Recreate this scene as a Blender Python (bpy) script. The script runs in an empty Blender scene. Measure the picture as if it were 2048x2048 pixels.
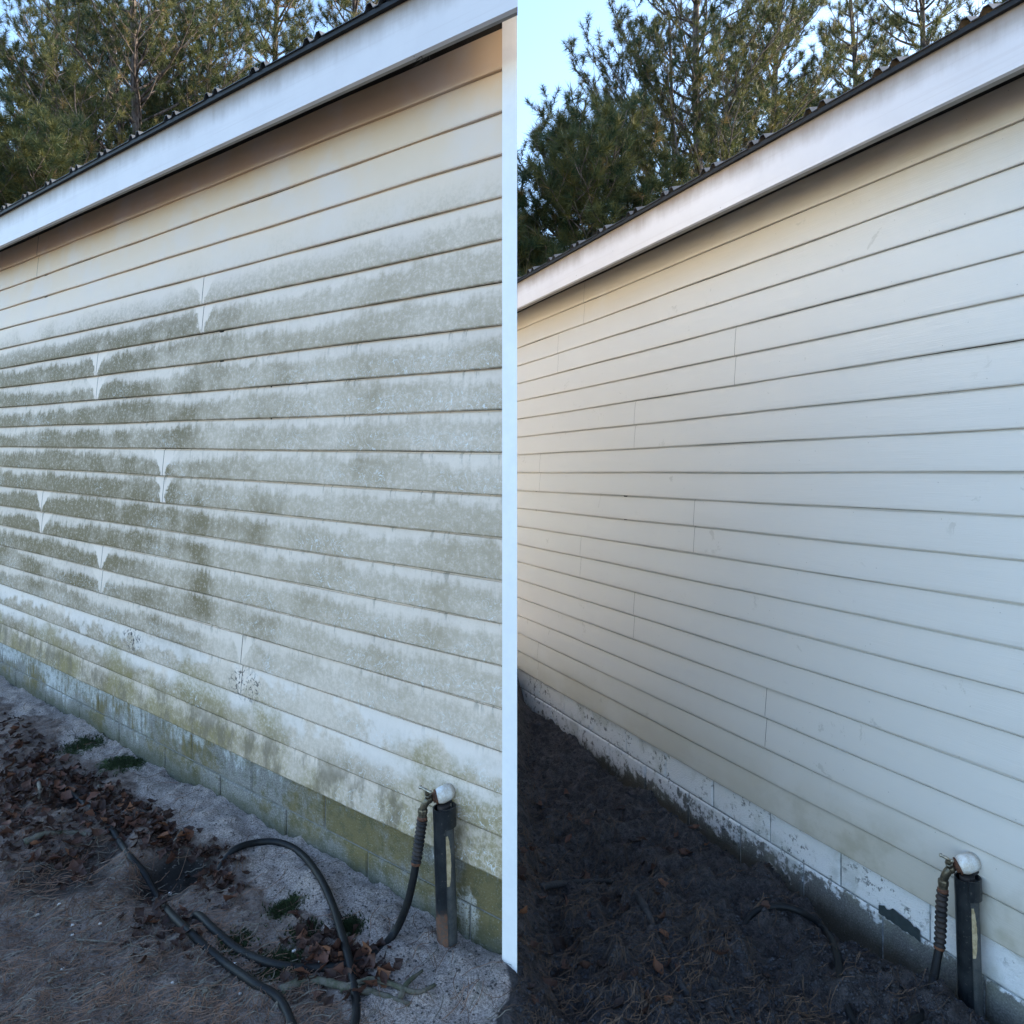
import bpy, bmesh, math, random
import numpy as np
from mathutils import Vector, Matrix

R = math.radians
S = bpy.context.scene
COL = S.collection
random.seed(7)
rng = np.random.default_rng(11)

# ------------------------------------------------------------------ camera
F = 1500.0            # focal length in pixels of a 2048 px wide picture
HY = 915.0            # eye level in the picture
cam_d = bpy.data.cameras.new('camera')
cam = bpy.data.objects.new('camera', cam_d); COL.objects.link(cam)
cam.location = (0, 0, 0); cam.rotation_euler = (R(90), 0, 0)
cam_d.sensor_width = 36; cam_d.lens = 36 * F / 2048
cam_d.shift_y = -(1024 - HY) / 2048
cam_d.clip_start = 0.02; cam_d.clip_end = 1000
S.camera = cam

# ------------------------------------------------------------------ light
SUN_EL, SUN_AZ = 20.0, 76.0      # azimuth clockwise from +Y
world = bpy.data.worlds.new("World"); S.world = world; world.use_nodes = True
wn = world.node_tree; bg = wn.nodes['Background']
sky = wn.nodes.new('ShaderNodeTexSky'); sky.sky_type = 'NISHITA'; sky.sun_disc = False
sky.sun_elevation = R(SUN_EL); sky.sun_rotation = R(SUN_AZ)
sky.air_density = 1.0; sky.dust_density = 1.0; sky.ozone_density = 2.2
wn.links.new(sky.outputs[0], bg.inputs[0]); bg.inputs[1].default_value = 0.15
sun_d = bpy.data.lights.new('sun', 'SUN'); sun_d.energy = 3.6; sun_d.angle = R(0.5)
sun_d.color = (1.0, 0.87, 0.66)
sun = bpy.data.objects.new('sun', sun_d); COL.objects.link(sun)
az, el = R(SUN_AZ), R(SUN_EL)
sdir = Vector((math.sin(az) * math.cos(el), math.cos(az) * math.cos(el), math.sin(el)))
sun.rotation_euler = sdir.to_track_quat('Z', 'Y').to_euler()
S.view_settings.view_transform = 'Standard'
S.view_settings.look = 'None'
S.view_settings.gamma = 1.0
S.view_settings.use_curve_mapping = False
S.view_settings.exposure = 2.08

# ------------------------------------------------------------------ node helpers
class NT:
    def __init__(s, name):
        s.m = bpy.data.materials.new(name); s.m.use_nodes = True
        s.t = s.m.node_tree; s.bsdf = s.t.nodes['Principled BSDF']
        s.out = s.t.nodes['Material Output']
    def n(s, typ, **kw):
        nd = s.t.nodes.new(typ)
        for k, v in kw.items(): setattr(nd, k, v)
        return nd
    def setin(s, sock, v):
        if isinstance(v, E): s.t.links.new(v.o, sock)
        elif isinstance(v, bpy.types.NodeSocket): s.t.links.new(v, sock)
        elif isinstance(v, (tuple, list)):
            sock.default_value = tuple(v) + (1.0,) if (len(v) == 3 and len(sock.default_value) == 4) else tuple(v)
        else: sock.default_value = v
    def math(s, op, a, b=0.0, c=0.0, clamp=False):
        nd = s.n('ShaderNodeMath', operation=op, use_clamp=clamp)
        s.setin(nd.inputs[0], a); s.setin(nd.inputs[1], b); s.setin(nd.inputs[2], c)
        return E(s, nd.outputs[0])
    def mix(s, f, a, b):
        nd = s.n('ShaderNodeMix', data_type='RGBA')
        s.setin(nd.inputs[0], f); s.setin(nd.inputs[6], a); s.setin(nd.inputs[7], b)
        return E(s, nd.outputs[2])
    def uv(s):
        nd = s.n('ShaderNodeUVMap'); return E(s, nd.outputs[0])
    def obj(s):
        nd = s.n('ShaderNodeTexCoord'); return E(s, nd.outputs['Object'])
    def geo(s):
        nd = s.n('ShaderNodeNewGeometry'); return E(s, nd.outputs['Position'])
    def rnd(s):
        nd = s.n('ShaderNodeObjectInfo'); return E(s, nd.outputs['Random'])
    def xyz(s, v):
        nd = s.n('ShaderNodeSeparateXYZ'); s.setin(nd.inputs[0], v)
        return [E(s, nd.outputs[i]) for i in range(3)]
    def comb(s, x, y, z=0.0):
        nd = s.n('ShaderNodeCombineXYZ')
        s.setin(nd.inputs[0], x); s.setin(nd.inputs[1], y); s.setin(nd.inputs[2], z)
        return E(s, nd.outputs[0])
    def scale(s, v, sc):
        nd = s.n('ShaderNodeMapping'); s.setin(nd.inputs[0], v); nd.inputs[3].default_value = sc
        return E(s, nd.outputs[0])
    def noise(s, v, sc, det=3.0, rough=0.55, dist=0.0, stretch=None, off=None):
        if stretch or off:
            nd = s.n('ShaderNodeMapping'); s.setin(nd.inputs[0], v)
            if stretch: nd.inputs[3].default_value = stretch
            if off: nd.inputs[1].default_value = off
            v = E(s, nd.outputs[0])
        nd = s.n('ShaderNodeTexNoise'); s.setin(nd.inputs['Vector'], v)
        nd.inputs['Scale'].default_value = sc; nd.inputs['Detail'].default_value = det
        nd.inputs['Roughness'].default_value = rough; nd.inputs['Distortion'].default_value = dist
        return E(s, nd.outputs[0])
    def voro(s, v, sc, feature='F1', out='Distance'):
        nd = s.n('ShaderNodeTexVoronoi', feature=feature); s.setin(nd.inputs['Vector'], v)
        nd.inputs['Scale'].default_value = sc
        return E(s, nd.outputs[out])
    def attr(s, name):
        nd = s.n('ShaderNodeAttribute', attribute_name=name); return E(s, nd.outputs['Fac'])
    def sm(s, x, lo, hi):
        nd = s.n('ShaderNodeMapRange', interpolation_type='SMOOTHSTEP')
        s.setin(nd.inputs[0], x); s.setin(nd.inputs[1], lo); s.setin(nd.inputs[2], hi)
        return E(s, nd.outputs[0])
    def bump(s, h, strength=0.3, dist=0.002, normal=None):
        nd = s.n('ShaderNodeBump'); nd.inputs['Strength'].default_value = strength
        nd.inputs['Distance'].default_value = dist; s.setin(nd.inputs['Height'], h)
        if normal is not None: s.setin(nd.inputs['Normal'], normal)
        return E(s, nd.outputs[0])
    def fin(s, color=None, rough=None, normal=None, metal=None, spec=None):
        b = s.bsdf
        if color is not None: s.setin(b.inputs['Base Color'], color)
        if rough is not None: s.setin(b.inputs['Roughness'], rough)
        if normal is not None: s.setin(b.inputs['Normal'], normal)
        if metal is not None: s.setin(b.inputs['Metallic'], metal)
        if spec is not None: s.setin(b.inputs['Specular IOR Level'], spec)
        return s.m
class E:
    def __init__(s, t, o): s.t = t; s.o = o
    def __add__(a, b): return a.t.math('ADD', a, b)
    __radd__ = __add__
    def __mul__(a, b): return a.t.math('MULTIPLY', a, b)
    __rmul__ = __mul__
    def __sub__(a, b): return a.t.math('SUBTRACT', a, b)
    def __rsub__(a, b): return a.t.math('SUBTRACT', b, a)
    def __truediv__(a, b): return a.t.math('DIVIDE', a, b)
    def cl(a): return a.t.math('ADD', a, 0.0, clamp=True)
    def frac(a): return a.t.math('FRACT', a)
    def abs(a): return a.t.math('ABSOLUTE', a)
    def pow(a, p): return a.t.math('POWER', a, p)

# ------------------------------------------------------------------ materials
def mat_siding_dirty():
    t = NT('mildewed_siding'); uv = t.uv(); u, v, _ = t.xyz(uv)
    m = t.comb(u, v * 0.127)                      # metres on the wall
    f = v.frac()                                  # 0 = butt edge of the lap, 1 = top
    n1 = t.noise(m, 3.2, 4, .6, off=(3, 7, 0))
    n2 = t.noise(m, 14, 5, .65)
    n3 = t.noise(m, 105, 5, .78)
    n4 = t.noise(m, 300, 3, .7)
    n5 = t.noise(m, 38, 4, .7)
    lapn = t.noise(t.comb(u * .8, (v - f) * 3.7), 1.0, 3, .6)
    st2 = t.noise(m, 1.0, 4, .7, stretch=(34, 1.5, 1), off=(2, 9, 0))
    streak = t.noise(m, 1.0, 4, .6, stretch=(46, 5, 1))
    shape = 1.0 - t.sm(f + (n2 - .5) * .75 + (n5 - .5) * .5 + (streak - .5) * .5 + (lapn - .5) * 1.5, .55, .90) * .72
    jd = t.attr('jd')
    w = (f * f * .085 + f * .022) * (lapn * 2.6 - .3) + .003 + (n2 - .5) * .09 + (n5 - .5) * .05
    jm = t.sm(jd - w, 0.0, .018)
    jm = (1.0 - t.sm(v, 4.5, 5.5)) * 0.35 + jm; jm = jm.cl()
    rowd = t.sm(v + (n1 - .5) * 3.4 + u * .32, 17.4, 15.0)
    rowd = rowd * (0.74 + (n1 - .5) * .8)
    low = t.sm(v, 6.0, 2.0)
    rowd = rowd - low * .16
    left = t.sm(u + (n1 - .5) * 1.2, .3, 3.2)
    M = (shape * rowd * jm * (left * .34 + 1.0)).cl()
    n6 = t.noise(m, 62, 4, .8)
    grain = t.sm(n6 * .5 + n3 * .5 + M * .16 + (n5 - .5) * .45, .47, .68)
    Mk = (M * (grain * .62 + .40)).cl()
    clean = t.mix(t.sm(v, 20, 14.5), (.74, .55, .37), (.79, .665, .56))  # brown eave shade and warm bounce painted into the top laps
    clean = t.mix(t.sm(n1, .4, .7), clean, (.74, .62, .525))
    grime = t.mix(t.sm(left + (n1 - .5), .1, .9), (.40, .315, .205), (.185, .135, .06))
    grime = t.mix(t.sm(n3 * .5 + n6 * .5, .36, .62), t.mix(.35, grime, (.06, .055, .035)), grime)
    c = t.mix(Mk, clean, grime)
    drip = t.sm(f, .62, .98) * t.sm(st2 * .75 + n5 * .25, .545, .62) * t.sm(v, 14.5, 12.5)
    c = t.mix(drip * .55, c, (.17, .15, .11))
    # pale dusting over mildew, horizontally brushed
    dust = t.sm(t.noise(m, 5, 4, .7, stretch=(1, 3, 1)), .5, .75) * t.sm(n3, .4, .65)
    c = t.mix(dust * .35, c, (.74, .635, .55))
    flk = t.sm(n4 * .5 + n3 * .5, .60, .68) * M
    c = t.mix(flk * .55, c, (.74, .66, .58))
    chalk = t.sm(v, 1.2, 1.7) * t.sm(v, 3.6, 2.6) * t.sm(n1 + (n2 - .5) * .6 + (f - .5) * .3, .42, .56)
    c = t.mix(chalk * .7, c, (.80, .72, .66))
    # green algae, low laps
    gl = t.noise(m, 2.6, 4, .65, off=(11, 2, 0), stretch=(1, .8, 1))
    green = t.sm(gl + t.sm(v, 4.5, 0.0) * .30 - .14, .50, .70) * t.sm(v, 5.0, 1.5) * (grain * .6 + .4)
    c = t.mix(green * .75, c, (.25, .20, .075))
    brown = t.sm(t.noise(m, 7, 5, .7, stretch=(1, .5, 1), off=(4, 4, 0)), .46, .60) * t.sm(v + (n2 - .5), 1.6, .6)
    c = t.mix(brown * .75, c, (.16, .13, .085))
    # worm-like pale tracks where snails have grazed
    wn_ = t.noise(m, 16, 2, .5, dist=2.2)
    worm = 1.0 - t.sm((wn_ - .5).abs(), .004, .012)
    wmask = t.sm(t.noise(m, 2.3, 1, .5, off=(9, 1, 0)) + t.sm(u, 1.6, 0.0) * .16, .54, .62) * t.sm(f, .65, .4) * t.sm(v, 13.5, 12)
    c = t.mix(worm * wmask * .75, c, (.72, .73, .73))
    spk = t.voro(m, 55); dots = t.sm(spk, .10, .05) * t.sm(t.noise(m, 9, 1), .5, .6)
    c = t.mix(dots * .6, c, (.75, .76, .76))
    # dark line of dirt right at the butt edge
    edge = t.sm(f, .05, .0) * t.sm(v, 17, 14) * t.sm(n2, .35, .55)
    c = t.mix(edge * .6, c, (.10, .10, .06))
    # scraped black marks low on the wall
    sc = t.sm(t.noise(m, 48, 3, .7, dist=1), .54, .58)
    def spot(cx, cv, r):
        du = u - cx; dv = (v - cv) * .127
        return t.sm(du * du + dv * dv * 3.0, r * r, r * r * .3)
    marks = (spot(2.43, 2.55, .12) + spot(1.42, 2.35, .14)).cl()
    c = t.mix(marks * sc * .95, c, (.06, .055, .05))
    bh = n3 * .5 + n4 * .6 + Mk * .6
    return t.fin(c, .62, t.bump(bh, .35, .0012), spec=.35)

def mat_siding_clean():
    t = NT('clean_siding'); uv = t.uv(); u, v, _ = t.xyz(uv)
    m = t.comb(u, v * 0.127); f = v.frac()
    grain = t.noise(m, 1.0, 4, .6, stretch=(9, 340, 1), dist=.3)
    n1 = t.noise(m, 1.8, 4, .6); n2 = t.noise(m, 26, 4, .7)
    c = t.mix(t.sm(v, 20, 16.5), (.58, .50, .385), (.655, .63, .59))  # the eave's brown shade is painted into these top laps too
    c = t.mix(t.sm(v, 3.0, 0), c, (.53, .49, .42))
    c = t.mix(t.sm(n1, .45, .7) * .5, c, (.65, .63, .60))
    wash = t.sm(t.noise(m, 3, 5, .7, stretch=(1, 2.4, 1)), .56, .72) * t.sm(n2, .42, .62) * t.sm(u, -2.4, -.2)
    c = t.mix(wash * .35, c, (.66, .67, .68))
    foot = t.sm(t.noise(m, 6, 4, .6) , .45, .65) * t.sm(v, 2.2, .3) * t.sm(u, -2.2, -3.0)
    c = t.mix(foot * .45, c, (.28, .25, .16))
    scf = t.sm(t.noise(m, 9, 5, .75, dist=.6), .615, .66) * t.sm(t.noise(m, 2.2, 1, .5, off=(7, 3, 0)), .52, .6)
    c = t.mix(scf * .30, c, (.30, .28, .23))
    spk = t.voro(m, 21); dots = t.sm(spk, .045, .03)
    c = t.mix(dots * .5, c, (.16, .15, .13))
    rough = .36 + (n2 - .5) * .18 + (t.noise(m, 4, 3, .6) - .5) * .2
    wave = t.noise(m, 1.0, 3, .5, stretch=(1.3, 9, 1))
    b0 = t.bump(wave, .35, .012)
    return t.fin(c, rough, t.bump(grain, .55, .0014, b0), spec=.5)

def mat_block(green):
    t = NT('painted_block_algae' if green else 'painted_block_pale'); uv = t.uv(); u, w, _ = t.xyz(uv)
    m = t.comb(u, w)
    n1 = t.noise(m, 3.5, 5, .65); n2 = t.noise(m, 22, 5, .7); n3 = t.noise(m, 150, 3, .7)
    streak = t.noise(m, 1.0, 4, .65, stretch=(30, 6, 1))
    h = w                                    # 0 at soil, ~.23 at siding
    conc = t.mix(t.sm(n3, .35, .65), (.15, .15, .14), (.30, .29, .27))
    if green:
        pm = t.sm(h * 2.4 + (n1 - .5) * 1.3 + (streak - .5) * .9 + (n2 - .5) * .5 + t.sm(u, .8, 3.2) * .38, .55, .80)
        pm = pm * t.sm(n3, .25, .5)
        c = t.mix(pm * .85, conc, (.60, .62, .62))
        g = t.sm(t.noise(m, 3.0, 4, .6, off=(5, 5, 0)) + h * .6 + (n2 - .5) * .3, .50, .66)
        g = g * (1.0 - pm * .75)
        c = t.mix(g * .85, c, (.165, .130, .045))
        fl_ = t.sm(n3 * .6 + n2 * .4, .56, .62); c = t.mix(fl_ * .45, c, (.40, .37, .29))
        gg = t.sm(n2 + (streak - .5) * .5, .48, .62) * .55
        c = t.mix(gg, c, (.085, .088, .05))
        du = u - .20; pt_ = t.sm(du * du + (h - .06) * (h - .06) * .35 + (n2 - .5) * .012 + (n1 - .5) * .006, .0030, .0005) * t.sm(n3, .35, .5)
        c = t.mix(pt_ * .7, c, (.62, .61, .58))
    else:
        pm = t.sm(h * 2.2 + t.sm(h, .12, .16) * .22 + (n1 - .5) * 1.0 + (n2 - .5) * 1.0 + (streak - .5) * .3 + t.sm(u, -3.2, -.8) * .26, .26, .40)
        c = t.mix(pm * .95, t.mix(.35, conc, (.12, .12, .11)), (.84, .84, .85))
        blk = t.sm(t.noise(m, 30, 5, .75) + t.sm(h, .10, .16) * .01, .552, .60) * t.sm(n1, .46, .58)
        c = t.mix(blk * .8, c, (.05, .06, .06))
        gr = t.sm(t.noise(m, 5, 4, .6, off=(2, 8, 0)), .5, .66)
        c = t.mix(gr * .35, c, (.30, .31, .24))
    soil = t.sm(h + (n1 - .5) * .14 + (streak - .5) * .06, .085, .0)
    c = t.mix(soil * .75, c, (.055, .06, .035) if green else (.07, .06, .04))
    c = t.mix(t.sm(n3, .62, .75) * .5, c, (.62, .63, .62))
    return t.fin(c, .85, t.bump(n3 * .8 + n2 * .6, 1.0, .007), spec=.2)

def mat_simple(name, col, rough=.6, metal=0.0, var=.25, scale=20, bump=.15, bd=.001, spec=.4, col2=None, attr=None):
    t = NT(name); p = t.obj()
    n1 = t.noise(p, scale, 4, .6); n2 = t.noise(p, scale * 7, 3, .6)
    c2 = col2 or tuple(x * (1 - var) for x in col)
    c = t.mix(t.sm(n1 * .7 + n2 * .3, .38, .62), col, c2)
    return t.fin(c, (n2 - .5) * .2 + rough, t.bump(n1 * .4 + n2, bump, bd), metal=metal, spec=spec)

def mat_fascia():
    t = NT('white_fascia'); uv = t.uv(); u, v, _ = t.xyz(uv)     # v: 0 bottom .. 1 top
    m = t.comb(u, v * .18)
    n1 = t.noise(m, 5, 4, .6); streak = t.noise(m, 1, 4, .7, stretch=(22, 3, 1))
    c = t.mix(t.sm(n1, .35, .7) * .4, (.69, .66, .67), (.60, .57, .585))
    long_ = t.noise(m, 1, 3, .6, stretch=(1.2, 60, 1))
    c = t.mix(t.sm(long_, .52, .66) * .25, c, (.55, .50, .50))
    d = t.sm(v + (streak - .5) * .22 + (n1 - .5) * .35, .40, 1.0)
    c = t.mix(d * .9, c, (.20, .14, .09))  # brown dirt plus the roof edge's shade, painted in towards the top
    dots = t.sm(t.voro(m, 16), .07, .04) * t.sm(t.noise(m, 3, 1), .5, .58)
    c = t.mix(dots * .6, c, (.2, .18, .17))
    return t.fin(c, .5, t.bump(t.noise(m, 1, 3, .6, stretch=(8, 200, 1)), .12, .001), spec=.4)

def mat_ground():
    t = NT('soil'); p = t.geo(); x, y, z = t.xyz(p)
    sand, moss, dark, zone = t.attr('sand'), t.attr('moss'), t.attr('dark'), t.attr('zone')
    n1 = t.noise(p, 4, 5, .65); n2 = t.noise(p, 28, 5, .7); n3 = t.noise(p, 160, 4, .75); n4 = t.noise(p, 480, 2, .6)
    soil = t.mix(t.sm(n2, .35, .65), (.11, .075, .058), (.28, .21, .175))
    soil = t.mix(t.sm(n3, .45, .62) * .7, soil, (.27, .24, .235))
    fib = t.noise(p, 60, 3, .6, stretch=(1, 4, 1), dist=1.2)
    soil = t.mix(t.sm(fib, .56, .66) * .6, soil, (.16, .085, .05))
    sd = t.mix(t.sm(n3 * .6 + n4 * .4, .40, .60), (.18, .145, .13), (.63, .53, .48))
    sd = t.mix(t.sm(n2, .52, .72) * .7, sd, (.24, .225, .19))
    c = t.mix(t.sm(sand + (n2 - .5) * 1.3 + (n1 - .5) * .9, .35, .70), soil, sd)
    ms = t.mix(t.sm(n3, .4, .6), (.014, .024, .007), (.05, .075, .018))
    c = t.mix(t.sm(moss + (n2 - .5) * 1.7 + (n1 - .5) * 1.2, .45, .8), c, ms)
    c = t.mix((dark * (n2 + .5)).cl(), c, (.016, .014, .013))
    wet = t.mix(t.sm(n2 * .5 + n3 * .5, .38, .66), (.022, .019, .020), (.115, .100, .100))
    wet = t.mix(t.sm(n1, .55, .72) * t.sm(n3, .5, .7) * .6, wet, (.095, .09, .10))
    zb = t.sm(zone + (n2 - .5) * .5, .35, .65)
    c = t.mix(zb, c, wet)
    return t.fin(c, .85 - zb * .15, t.bump(n2 * .6 + n3 * .8 + n4 * .5, .9, .012), spec=.3)

def mat_needles():
    t = NT('pine_needles'); tint = t.attr('tint')
    c = t.mix(tint, (.020, .050, .026), (.125, .120, .036))
    c = t.mix(t.sm(tint, .94, .98), c, (.20, .14, .06))
    t.fin(c, .55, spec=.3)
    tr = t.n('ShaderNodeBsdfTranslucent'); t.setin(tr.inputs[0], c)
    mx = t.n('ShaderNodeMixShader'); mx.inputs[0].default_value = .35
    t.t.links.new(t.bsdf.outputs[0], mx.inputs[1]); t.t.links.new(tr.outputs[0], mx.inputs[2])
    t.t.links.new(mx.outputs[0], t.out.inputs[0])
    return t.m

def mat_bark():
    t = NT('pine_bark'); p = t.obj()
    v = t.voro(p, 1.0) ; n = t.noise(p, 9, 4, .7, stretch=(1, 1, .25)); n2 = t.noise(p, 50, 3, .6)
    c = t.mix(t.sm(n, .38, .62), (.045, .036, .033), (.17, .14, .13))
    return t.fin(c, .9, t.bump(n + n2 * .4, .8, .02), spec=.15)

def mat_leaf(name, a, b):
    t = NT(name); r = t.rnd(); p = t.obj()
    n = t.noise(p, 30, 3, .6)
    tt = NT  # noqa
    c = t.mix(t.sm(r * .8 + n * .3, .2, .9), a, b)
    c = t.mix(t.sm(r, .90, .97), c, (.20, .085, .042))
    return t.fin(c, .62, t.bump(n, .4, .004), spec=.3)

def mat_pipe(rusty):
    t = NT('black_plastic_pipe'); p = t.obj(); x, y, z = t.xyz(p)
    n1 = t.noise(p, 18, 4, .6); n2 = t.noise(p, 120, 3, .6)
    c = t.mix(t.sm(n1, .4, .65), (.008, .011, .014), (.020, .023, .026))
    c = t.mix(t.sm(n2, .62, .7) * .5, c, (.12, .11, .10))
    ru = t.sm(z + (n1 - .5) * .16 + (n2 - .5) * .03, .12, .075) * (1.0 if rusty else .0) * t.noise(p, 9, 2) * 1.5
    ru = ru.cl()
    c = t.mix(ru, c, t.mix(t.sm(n2, .4, .6), (.20, .085, .045), (.12, .08, .06)))
    return t.fin(c, ru * .4 + .36, t.bump(n1 + n2 * .5, .35, .002), spec=.45)
MT = {
 'sd': mat_siding_dirty(), 'sc': mat_siding_clean(), 'bg': mat_block(True), 'bw': mat_block(False),
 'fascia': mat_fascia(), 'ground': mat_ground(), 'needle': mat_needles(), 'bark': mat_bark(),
 'post': mat_simple('white_trim', (.86, .86, .86), .45, var=.05, scale=8),
 'mortar': mat_simple('mortar', (.22, .22, .20), .9, scale=30, bump=.5, bd=.004, var=.4),
 'mortar_w': mat_simple('painted_mortar', (.42, .45, .47), .9, scale=30, bump=.5, bd=.004, var=.6),
 'sheath': mat_simple('sheathing', (.035, .032, .028), .9),
 'soffit': mat_simple('soffit_metal', (.30, .28, .25), .6, var=.15),
 'dripm': mat_simple('dark_drip_metal', (.010, .011, .013), .6, metal=.0, var=.2, spec=.3),
 'roof': mat_simple('galvanised_roof', (.10, .105, .115), .55, metal=.5, var=.35, scale=6, bump=.1),
 'rubber': mat_simple('black_rubber', (.007, .0085, .011), .5, var=.4, scale=60, bump=.25, col2=(.012, .012, .012), spec=.2),
 'dusty': mat_simple('dusty_rubber', (.012, .012, .014), .7, col2=(.045, .034, .03), scale=25),
 'pipe': mat_pipe(True), 'pipe2': mat_pipe(False),
 'pipeg': mat_simple('weathered_grey_pipe', (.045, .05, .052), .6, col2=(.09, .09, .085), scale=30),
 'rust': mat_simple('rust', (.17, .07, .035), .8, col2=(.06, .03, .022), scale=60, bump=.5),
 'foam': mat_simple('tan_insulation', (.60, .48, .30), .9, col2=(.40, .30, .17), scale=70, bump=.8, bd=.003),
 'pvc': mat_simple('white_plastic', (.80, .79, .76), .4, col2=(.58, .52, .44), scale=34, bump=.2),
 'brass': mat_simple('weathered_brass', (.20, .17, .12), .42, metal=.8, col2=(.09, .085, .07), scale=90, bump=.3),
 'leafb': mat_leaf('brown_leaf', (.030, .014, .011), (.115, .050, .033)),
 'backp': mat_simple('pale_bounce_wall', (.80, .78, .72), .7, var=.06, scale=5),  # unseen end and back walls, made pale to bounce light on the clean shed
 'handle': mat_simple('worn_brass', (.46, .42, .34), .35, metal=.8, col2=(.25, .22, .17), scale=90),
 'leafd': mat_leaf('wet_leaf', (.022, .012, .010), (.085, .040, .027)),
 'straw': mat_simple('pine_straw', (.22, .125, .08), .75, col2=(.09, .055, .042), scale=6),
 'strawd': mat_simple('wet_pine_straw', (.13, .078, .048), .75, col2=(.045, .030, .022), scale=6),
 'stick': mat_simple('grey_twig', (.20, .175, .14), .85, col2=(.10, .085, .07), scale=40, bump=.5, bd=.003),
 'root': mat_simple('mossy_root', (.12, .105, .085), .9, col2=(.055, .06, .035), scale=22, bump=.8, bd=.005),
 'rootd': mat_simple('wet_root', (.045, .042, .043), .75, col2=(.02, .019, .02), scale=22, bump=.8, bd=.005),
 'pebble': mat_simple('white_pebble', (.62, .58, .55), .7, col2=(.4, .36, .33), scale=40),
 'crumbs': mat_simple('soil_crumb', (.12, .105, .10), .9, col2=(.05, .043, .04), scale=25),
 'crumbd': mat_simple('wet_soil_crumb', (.048, .045, .050), .85, col2=(.018, .017, .019), scale=25),
 'mosst': mat_simple('moss', (.030, .050, .014), .95, col2=(.014, .022, .008), scale=90, bump=.8, bd=.004),
 'web': mat_simple('old_web', (.07, .06, .05), .9),
 'peel': mat_simple('dark_peeled_patch', (.035, .05, .055), .8, scale=60),
}

# ------------------------------------------------------------------ object helpers
def link(o, parent=None):
    COL.objects.link(o)
    if parent is not None: o.parent = parent
    return o
def tag(o, label=None, cat=None, group=None, kind=None):
    if label: o['label'] = label
    if cat: o['category'] = cat
    if group: o['group'] = group
    if kind: o['kind'] = kind
    return o
def empty(name, loc, label, cat, group=None):
    o = bpy.data.objects.new(name, None); link(o); o.location = loc
    o.empty_display_size = .1
    return tag(o, label, cat, group)
class MB:
    def __init__(s): s.v = []; s.f = []; s.uv = {}; s.mi = []
    def quad(s, pts, uvs=None):
        b = len(s.v); s.v += [tuple(p) for p in pts]
        s.f.append(tuple(range(b, b + len(pts))))
        if uvs: s.uv[len(s.f) - 1] = uvs
    def tube(s, pts, rad, n=10, cap=True, rot=0.0, squash=1.0):
        pts = [Vector(p) for p in pts]; k = len(pts)
        if not hasattr(rad, '__len__'): rad = [rad] * k
        b = len(s.v); up = None
        for i, p in enumerate(pts):
            d = (pts[min(i + 1, k - 1)] - pts[max(i - 1, 0)]).normalized()
            if up is None:
                up = Vector((0, 0, 1)) if abs(d.z) < .9 else Vector((1, 0, 0))
            a = d.cross(up).normalized(); up2 = a.cross(d).normalized(); up = up2
            for j in range(n):
                t = rot + 2 * math.pi * j / n
                s.v.append(tuple(p + a * (rad[i] * math.cos(t)) + up2 * (rad[i] * squash * math.sin(t))))
        for i in range(k - 1):
            for j in range(n):
                j2 = (j + 1) % n
                s.f.append((b + i * n + j, b + i * n + j2, b + (i + 1) * n + j2, b + (i + 1) * n + j))
        if cap:
            s.f.append(tuple(b + j for j in range(n - 1, -1, -1)))
            s.f.append(tuple(b + (k - 1) * n + j for j in range(n)))
    def build(s, name, mat, parent=None, smooth=False, origin=None, attrs=None):
        me = bpy.data.meshes.new(name)
        o0 = Vector(origin) if origin is not None else (parent.matrix_basis.translation.copy() if parent is not None else None)
        if parent is not None and origin is None:
            p = parent; o0 = Vector((0, 0, 0))
            while p is not None: o0 += p.location; p = p.parent
        vs = s.v if o0 is None else [(x - o0.x, y - o0.y, z - o0.z) for x, y, z in s.v]
        me.from_pydata(vs, [], s.f); me.validate()
        if s.uv:
            l = me.uv_layers.new(name='UVMap')
            for pi, uvs in s.uv.items():
                p = me.polygons[pi]
                for li, q in zip(p.loop_indices, uvs): l.data[li].uv = q
        if attrs:
            for k, vals in attrs.items():
                a = me.attributes.new(k, 'FLOAT', 'POINT'); a.data.foreach_set('value', np.asarray(vals, dtype=np.float32))
        me.materials.append(mat)
        if smooth: me.polygons.foreach_set('use_smooth', [True] * len(me.polygons))
        me.update()
        o = bpy.data.objects.new(name, me); link(o, parent)
        if parent is None and o0 is not None: o.location = o0
        return o
def spline(pts, per=8):
    P = [Vector(p) for p in pts]; P = [P[0] * 2 - P[1]] + P + [P[-1] * 2 - P[-2]]; out = []
    for i in range(1, len(P) - 2):
        for k in range(per):
            t = k / per
            out.append(.5 * ((2 * P[i]) + (P[i + 1] - P[i - 1]) * t + (2 * P[i - 1] - 5 * P[i] + 4 * P[i + 1] - P[i + 2]) * t * t
                             + (3 * P[i] - P[i - 1] - 3 * P[i + 1] + P[i + 2]) * t ** 3))
    out.append(P[-2]); return out

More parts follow.
